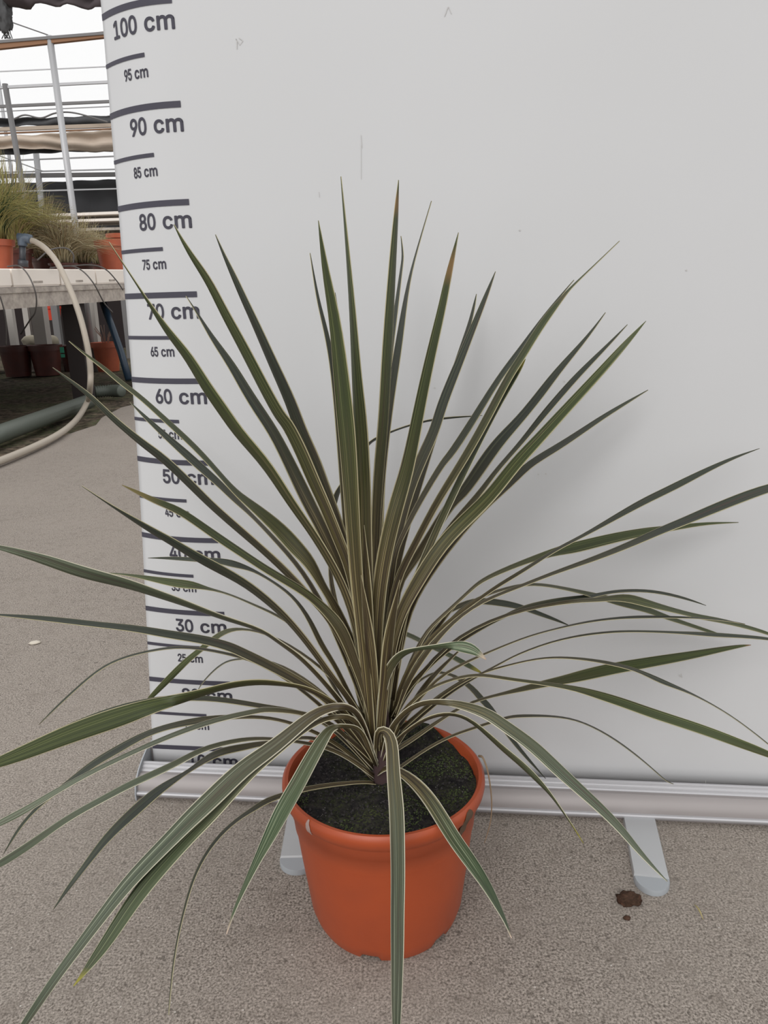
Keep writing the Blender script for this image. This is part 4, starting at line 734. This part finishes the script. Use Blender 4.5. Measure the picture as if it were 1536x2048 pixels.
def grass(name, c, label, nb, hgt, spread, cols, pm, pr, ph, seed, group='potted grasses on the bench', cat='potted grass', w0=.0075):
    random.seed(seed); root = thing(name, label, cat, c, group)
    bm = bmesh.new(); pot_mesh(bm, c, pr, ph); sharp(link('pot', bm, pm, root))
    for part, (cc, frac) in zip(('foliage', 'foliage'), cols):
        bm = bmesh.new()
        for i in range(int(nb*frac)):
            a = random.uniform(0, 2*math.pi); tilt = random.uniform(.1, 1)*spread; h = hgt*random.uniform(.6, 1.1)
            d = Vector((math.cos(a), math.sin(a), 0)); s = Vector((-d.y, d.x, 0)); b = Vector(c)+Vector((0,0,ph))+d*random.uniform(0, pr*.7)
            prev = None; wd = w0*random.uniform(.6, 1.3); k = 7
            for j in range(k+1):
                t = j/k; p = b + d*(tilt*t**1.5) + s*(.03*math.sin(i)*t*t) + Vector((0,0,h*(t-.55*t*t*(tilt/spread+.2)*1.25)))
                p.z = max(p.z, c[2]+.02)
                w_ = wd*(1-t)**.7+.0004
                pr2 = (bm.verts.new(p-s*w_*.5), bm.verts.new(p+s*w_*.5))
                if prev: bm.faces.new((prev[0], prev[1], pr2[1], pr2[0]))
                prev = pr2
        o = link(part, bm, cc, root, recalc=False); tag(o, kind='stuff')
        mm = o.modifiers.new('thickness', 'SOLIDIFY'); mm.thickness = .0006
    return root
def gm(name, a, b):
    m = mat(name, a, .7, spec=.2); k = NB(m); k.l(k.mix(k.noise(k.coord(), 25, 3), a, b), k.b.inputs['Base Color']); return m
MG1 = gm('yellow_green_grass', (.40,.35,.13), (.20,.19,.07)); MG2 = gm('bronze_sedge', (.34,.25,.14), (.20,.14,.08)); MG3 = gm('dark_green_blades', (.05,.10,.035), (.025,.045,.02)); MG4 = gm('straw_sedge', (.52,.45,.29), (.30,.26,.16))
q = on_bench(-8, .25); grass('potted_grass', q+Vector((0,0,-.03)), 'pot of dense yellow-green arching grass at the left photo edge on the bench', 520, .62, .46, [(MG1,.85),(MG3,.3)], M_terra, .125, .2, 21)
q = on_bench(38, .55); grass('potted_grass', q+Vector((0,0,-.03)), 'pot of tall yellow-green grass behind the hose elbow', 620, .74, .50, [(MG1,.9),(MG2,.3)], M_brownpot, .11, .18, 22)
q = on_bench(95, .55); grass('potted_grass', q+Vector((0,0,-.03)), 'pot of bronze-brown sedge beside the tall yellow-green grass', 520, .58, .50, [(MG2,.8),(MG4,.4)], M_brownpot, .11, .12, 23)
q = on_bench(128, .32); grass('potted_grass', q+Vector((0,0,-.03)), 'pot of low straw-coloured sedge behind the falling hose', 520, .44, .44, [(MG4,.8),(MG2,.4)], M_brownpot, .10, .08, 24)
q = on_bench(165, .5); grass('potted_grass', q+Vector((0,0,-.03)), 'pot of straw-coloured sedge left of the orange pot', 520, .46, .44, [(MG4,.8),(MG1,.3)], M_brownpot, .10, .09, 25)
q = on_bench(205, .8); grass('potted_grass', q+Vector((0,0,-.03)), 'pot of pale sedge rising behind the wide-rimmed orange pot', 420, .42, .38, [(MG4,.8),(MG1,.3)], M_brownpot, .10, .1, 26)
q = on_bench(60, 1.1); grass('spiky_potted_plant', q+Vector((0,0,-.03)), 'dark green spiky plant with a few wide curved blades at the back of the bench', 34, .75, .55, [(MG3,1),(MG3,.2)], M_brownpot, .11, .16, 27, None, 'potted plant', .018)
# riser with elbow and hose
def pxp(lst, fn): return [fn(*p) for p in lst]
rb = on_bench(44, .10)
def atD(u, v, y): return atY(u, v, y)
yb = rb.y
riser = thing('irrigation_elbow', 'blue-grey plastic pipe elbow on a short dark riser at the bench edge', 'pipe fitting', (rb.x, rb.y, rb.z))
bm = bmesh.new(); tube(bm, [atD(45, 533, yb), atD(45, 488, yb)], .019, 14); link('riser', bm, M_pvc, riser)
bm = bmesh.new(); tube(bm, [atD(46, 533, yb), atD(46, 520, yb)], .030, 14); link('collar', bm, M_pvc, riser)
bm = bmesh.new(); tube(bm, crom([atD(45, 492, yb), atD(45, 481, yb), atD(50, 476, yb), atD(62, 479, yb)], 10), .027, 14); tube(bm, [atD(36, 474, yb), atD(58, 477, yb)], .024, 12); link('elbow', bm, M_bluepvc, riser)
hp = [(60,480,yb),(72,484,yb-.02),(92,498,yb-.08),(112,522,yb-.18),(130,556,yb-.3),(148,598,yb-.38),(162,640,yb-.42),(172,680,yb-.45),(178,712,yb-.46),(181,745,yb-.46),(180,775,yb-.44)]
pts = [atD(*p) for p in hp]
def zz(u, v, z): return atZ(u, v, z)
lowp = [(176,800),(160,830),(140,852),(110,873),(70,893),(35,908),(0,922),(-60,944)]
k0 = pts[-1]
pts += [zz(176,800,max(.02,k0.z*.45))] + [zz(u, v, .024) for u, v in lowp[1:]]
bm = bmesh.new(); tube(bm, crom(pts, 110), .0165, 12); tag(link('hose', bm, M_hose), 'cream coloured hose looping from the bench down to the ground', 'hose')
# grey pipe on the ground, corrugated coil, blue pipe, drip lines
bm = bmesh.new(); tube(bm, [zz(-60,892,.04), zz(0,868,.04), zz(180,802,.04)], .046, 14)
gp = tag(link('drain_pipe', bm, M_greypipe), 'thick grey-green pipe lying on the ground under the bench', 'pipe')
c0 = zz(216, 783, .05)
bm = bmesh.new(); prev = []
P = [c0+Vector((-.10+.20*t/24, .04*math.sin(t/8), -.0)) for t in range(25)]
tube(bm, P, lambda t: .036+.009*(round(t*24) % 2), 16); tag(link('corrugated_hose', bm, M_greypipe), 'short length of corrugated grey hose lying near the banner edge under the bench', 'hose')
bm = bmesh.new(); ylow = 5.4
tube(bm, [atD(206, 606, 5.95), atD(224, 655, 5.85), atD(242, 705, 5.8), atD(258, 760, 5.7)], .026, 12)
tag(link('blue_pipe', bm, M_blue), 'dark blue slanting pipe below the bench next to the banner', 'pipe')
def drip(lst, label, r=.0045):
    bm = bmesh.new(); tube(bm, crom([atD(*p) for p in lst], 40), r, 6); tag(link('drip_tube', bm, M_drip), label, 'tube', 'thin drip tubes on the bench')
t0 = BA.y
drip([(15,533,4.62),(38,532,4.68),(55,548,4.66),(68,575,4.64),(73,600,4.66),(70,625,4.7),(60,640,4.75),(42,668,4.9)], 'thin drip tube hanging over the bench edge below the elbow')
drip([(100,536,5.0),(140,532,5.1),(165,542,5.1),(188,568,5.1),(208,605,5.2),(225,625,5.3)], 'thin drip tube arching over the bench edge right of the hose')
drip([(130,533,5.25),(180,530,5.4),(210,538,5.45),(232,560,5.5),(246,580,5.55)], 'thin drip tube arching over the tray beside the banner')
drip([(0,592,4.4),(8,620,4.42),(12,650,4.45),(12,690,4.5)], 'thin drip tube hanging at the left edge of the photo')
drip([(75,520,4.9),(100,500,5.0),(130,496,5.2),(146,508,5.2),(147,526,5.2)], 'thin dark drip tube looping above the trays by the sedge')
# pots and blocks below the bench
def floor_pot(u, v, r, h, m, label, grp=None):
    c = zz(u, v, -.02); bm = bmesh.new(); pot_mesh(bm, c, r, h); return tag(sharp(link('plant_pot', bm, m)), label, 'pot', grp)
floor_pot(38, 752, .165, .30, M_brownpot, 'dark brown pot below the bench, left of its twin', 'dark pots below the bench')
floor_pot(97, 750, .165, .30, M_brownpot, 'dark brown pot below the bench carrying a white and green tag', 'dark pots below the bench')
floor_pot(218, 742, .15, .30, M_terra, 'reddish pot with dry stalks below the bench beside the blue pipe')
floor_pot(150, 742, .14, .27, M_brownpot, 'dark brown pot below the bench behind the falling hose', 'dark pots below the bench')
c = zz(110, 665, 0); 
c = Vector((c.x*.5, c.y*.5, 0))
def far_pot(u, v, y, r, h, m, label):
    c = atY(u, v, y); bm = bmesh.new(); pot_mesh(bm, c, r, h); o = tag(sharp(link('plant_pot', bm, m)), label, 'pot'); return o, c
# low shelf (pallet) behind, carrying pale blocks and red pots
sh = thing('low_plank_shelf', 'low dark plank shelf on blocks far below the bench', 'shelf', (-4, 9.5, 0))
bm = bmesh.new(); pa = atY(-60, 700, 8.6); beam(bm, (pa.x-.5, 8.6, pa.z), (atY(135, 694, 8.6).x, 8.6, pa.z), .5, .04); link('plank', bm, M_post, sh, False)
zs_ = pa.z+.02
for x in (pa.x-.3, pa.x+.7, atY(125, 694, 8.6).x):
    bm = bmesh.new(); beam(bm, (x, 8.6, -.03), (x, 8.6, pa.z-.02), .12, .12); link('block', bm, M_slab, sh, False)
for u, lab in ((64, 'pale green-grey rounded block left of its twin below the bench'), (100, 'pale grey rounded block right of its twin below the bench')):
    p = atY(u, 690, 8.6); o = clump('stone_block', (p.x, 8.6, zs_), .10, .08, .075, M_rock, 30+u, 3, .15); tag(o, lab, 'block', 'pale blocks below the bench')
for u, v, y, s, lab in ((108, 640, 10.2, .11, 'bright red small pot far below the bench beside the dark post'), (106, 622, 10.6, .10, 'orange-red small pot far behind, above the bright red one')):
    p = atY(u, v, y); bm = bmesh.new(); pot_mesh(bm, p, s, .17); tag(sharp(link('plant_pot', bm, orange_mat('red_plastic%d' % u, (.65,.06,.03), (.5,.06,.03)))), lab, 'pot')
    bm = bmesh.new(); beam(bm, (p.x, p.y, -.03), (p.x, p.y, p.z), .16, .16); o = link('pot_pedestal', bm, M_post, None, False); tag(o, 'dark block standing under a ' + ('bright red' if u == 108 else 'orange-red') + ' pot far below the bench', 'block')
for u, v, y in ((126, 707, 7.0),(128,712,7.0)): pass
pt = zz(128, 745, 0)
bm = bmesh.new(); a = atY(124, 700, 6.95); box(bm, a, (.035,.004,.05)); box(bm, a+Vector((0,0,-.05)), (.035,.004,.03))
tag(link('plant_tag', bm, M_tag, None, False), 'small green and white plant tag on the dark pot below the bench', 'tag')
# dry stalks in the red pot
random.seed(5); bm = bmesh.new(); c = zz(218, 742, -.02)+Vector((0,0,.26))
for k in range(9):
    a = random.uniform(0, 6.28); d = Vector((math.cos(a)*.07, math.sin(a)*.07, .22*random.uniform(.6,1)))
    tube(bm, [c+Vector((d.x*.3, d.y*.3, -.02)), c+d*.6, c+d+Vector((d.x*.4, 0, 0))], .004, 5)
tag(link('dry_stalks', bm, mat('dry_stalk', (.30,.20,.16), .8)), 'bunch of dry pale stalks standing in the reddish pot below the bench', 'dry stalks', kind='stuff')

# ---------------------------------------------------------------- greenhouse frame
def st(name, fn, m, smooth=False):
    bm = bmesh.new(); fn(bm); return tag(link(name, bm, m, None, smooth), kind='structure')
def post(u0, v0, u1, v1, y, r, m, name):
    a = atY(u0, v0, y); b = atY(u1, v1, y); d = (b-a)/(b.z-a.z)
    a2 = b + d*(0-.03-b.z)
    st(name, lambda bm: tube(bm, [a, a2], r, 12), m, True); return a
post(99, 72, 150, 445, 8.4, .032, M_steel, 'trim_1')
post(10, 168, 43, 360, 10.5, .034, M_darksteel, 'trim_2')
post(72, 305, 80, 380, 13.0, .045, M_steel, 'trim_3')
def bar(v0, v1, y, h, d, m, name, u0=0, u1=220, ext=1.2):
    a = atY(u0, v0, y); b = atY(u1, v1, y); s = (b-a)
    A = a - s*ext; B = b + s*ext*3
    st(name, lambda bm: beam(bm, A, B, d, h), m)
def cloth(v0, v1, w0, w1, y, m, name, seed, folds=14, u0=0, u1=220, depth=.08, fix=None):
    """hanging gathered screen between picture heights v (upper) and w (lower), swagged between hangers"""
    bm = bmesh.new(); n = 90; rows = []
    A, B = atY(u0, v0, y), atY(u1, v1, y); Cc, Dd = atY(u0, w0, y), atY(u1, w1, y)
    for i in range(n+1):
        t = -1.2+4.4*i/n; top = A+(B-A)*t; bot = Cc+(Dd-Cc)*t; row = []
        sag = .18*abs(math.sin(t*math.pi*1.0+.4))
        for j in range(13):
            q = j/12; p = top+(bot-top)*(q*(1-sag*.4)+.0)
            p = p+Vector((0, depth*math.sin(q*folds+1.5*math.sin(t*4+seed))*.6 + depth*.5*math.sin(t*23+seed), 0))
            row.append(bm.verts.new(p))
        rows.append(row)
    for a, b in zip(rows, rows[1:]):
        for j in range(12): bm.faces.new((a[j], b[j], b[j+1], a[j+1]))
    o = link(name, bm, m, None, True); md = o.modifiers.new('t', 'SOLIDIFY'); md.thickness = .01
    return tag(o, kind='structure')
# near dark screen under the roof
cloth(-30, -45, 14, 24, 5.6, M_purple, 'ceiling', 2, 6)
bar(93, 69, 8.4, .05, .05, M_rust, 'trim_4'); bar(84, 66, 8.38, .025, .03, M_darksteel, 'trim_5')
bar(143, 133, 10.5, .012, .012, M_steel, 'trim_6'); bar(175, 164, 10.5, .03, .03, M_steel, 'trim_7')
bar(213, 203, 12, .035, .035, M_darksteel, 'trim_8'); bar(223, 213, 12.1, .012, .012, M_steel, 'trim_9')
cloth(238, 229, 256, 249, 12.6, M_net, 'trim_10', 5, 5)
bar(259, 251, 12.4, .05, .05, M_screen, 'trim_11'); bar(267, 258, 12.4, .02, .03, M_rust, 'trim_12')
cloth(271, 262, 300, 303, 12.2, M_screen, 'trim_13', 1.3, 9)
cloth(292, 290, 313, 302, 12.45, M_net, 'trim_14', 3.3, 5)
bar(322, 313, 13, .02, .02, M_steel, 'trim_15'); bar(345, 339, 13, .02, .02, M_steel, 'trim_16'); bar(352, 349, 13, .06, .05, M_darksteel, 'trim_17')
bar(384, 378, 12.7, .02, .03, M_steel, 'trim_18'); bar(434, 427, 12.6, .015, .02, M_steel, 'trim_19')
cloth(366, 360, 478, 478, 13.2, M_net, 'trim_20', 7, 9)
fb = thing('distant_bench', 'distant bench with pale tray edges seen behind the sedges', 'bench', (-4, 10, 0))
for v0, v1, nm in ((437, 430, 'tray_edge'), (449, 443, 'tray_edge'), (466, 461, 'edge_beam')):
    a = atY(60, v0, 10.0); b = atY(240, v1, 10.0); bm = bmesh.new(); beam(bm, a-(b-a)*.9, b+(b-a)*.3, .5, .03); link(nm, bm, M_white if nm == 'tray_edge' else M_slab, fb, False)
for u in (90, 235):
    a = atY(u, 466, 10.0); bm = bmesh.new(); beam(bm, (a.x, 10, 0), (a.x, 10, a.z), .08, .08); link('leg', bm, M_darksteel, fb, False)
st('wall_back', lambda bm: box(bm, (-2.5, 13.35, .9), (23, .06, 1.9)), mat('dark_sidewall', (.016,.010,.010), .95))
# brace wires
st('trim_21', lambda bm: tube(bm, [atY(22, 44, 8.4), atY(96, 70, 8.4)], .006, 6), M_darksteel)
st('trim_22', lambda bm: tube(bm, crom([atY(28,238,12.3), atY(50,230,12.3), atY(82,236,12.3), atY(112,226,12.3), atY(150,226,12.3), atY(215,244,12.3)], 30), .012, 6), M_darksteel)
st('trim_23', lambda bm: tube(bm, [atY(0,312,12.9), atY(85,342,12.9)], .01, 6), M_steel)
# translucent film panes behind
M_film = bpy.data.materials.new('greenhouse_film'); M_film.use_nodes = True; nt = M_film.node_tree; nt.nodes.clear()
o_ = nt.nodes.new('ShaderNodeOutputMaterial'); mx = nt.nodes.new('ShaderNodeMixShader'); tr = nt.nodes.new('ShaderNodeBsdfTransparent'); df = nt.nodes.new('ShaderNodeBsdfTranslucent')
mx.inputs[0].default_value = .10; nt.links.new(tr.outputs[0], mx.inputs[1]); nt.links.new(df.outputs[0], mx.inputs[2]); nt.links.new(mx.outputs[0], o_.inputs[0])
st('window_1', lambda bm: box(bm, (-2.5, 13.6, 3.6), (23, .01, 3.6)), M_film)
st('trim_24', lambda bm: [beam(bm, (x, 13.55, 1.8), (x, 13.55, 5.4), .04, .04) for x in (-9,-7,-5.9,-3,-1,1,3,5,7,9)], M_steel)
M_side = mat('side_wall_panel', (.12,.11,.10), .9)
st('wall_left', lambda bm: box(bm, (-13.9, 6.2, .55), (.06, 14.3, 1.2)), M_side)
st('window_2', lambda bm: box(bm, (-13.9, 6.2, 3.2), (.01, 14.3, 4.0)), M_film)
# tangled dark clump hanging from the roof screen, top left
random.seed(3); c = atY(8, 28, 5.6); bm = bmesh.new(); bmesh.ops.create_icosphere(bm, subdivisions=4, radius=1)
for v in bm.verts:
    k = 1+.4*mn.noise(v.co*1.7)+.25*mn.noise(v.co*5)
    v.co = Vector((v.co.x*.055*k, v.co.y*.05*k, v.co.z*.10*k))+c
for k in range(10):
    p = c+Vector((random.uniform(-.03,.03), 0, -.06)); tube(bm, [p, p+Vector((random.uniform(-.01,.02),0,-.05)), p+Vector((random.uniform(-.02,.03),0,-.08))], .003, 5)
tag(link('cloth_bundle', bm, mat('frayed_cloth', (.07,.07,.072), .9)), 'frayed dark bundle of cloth hanging from the roof screen at top left', 'cloth')
bpy.context.view_layer.update()
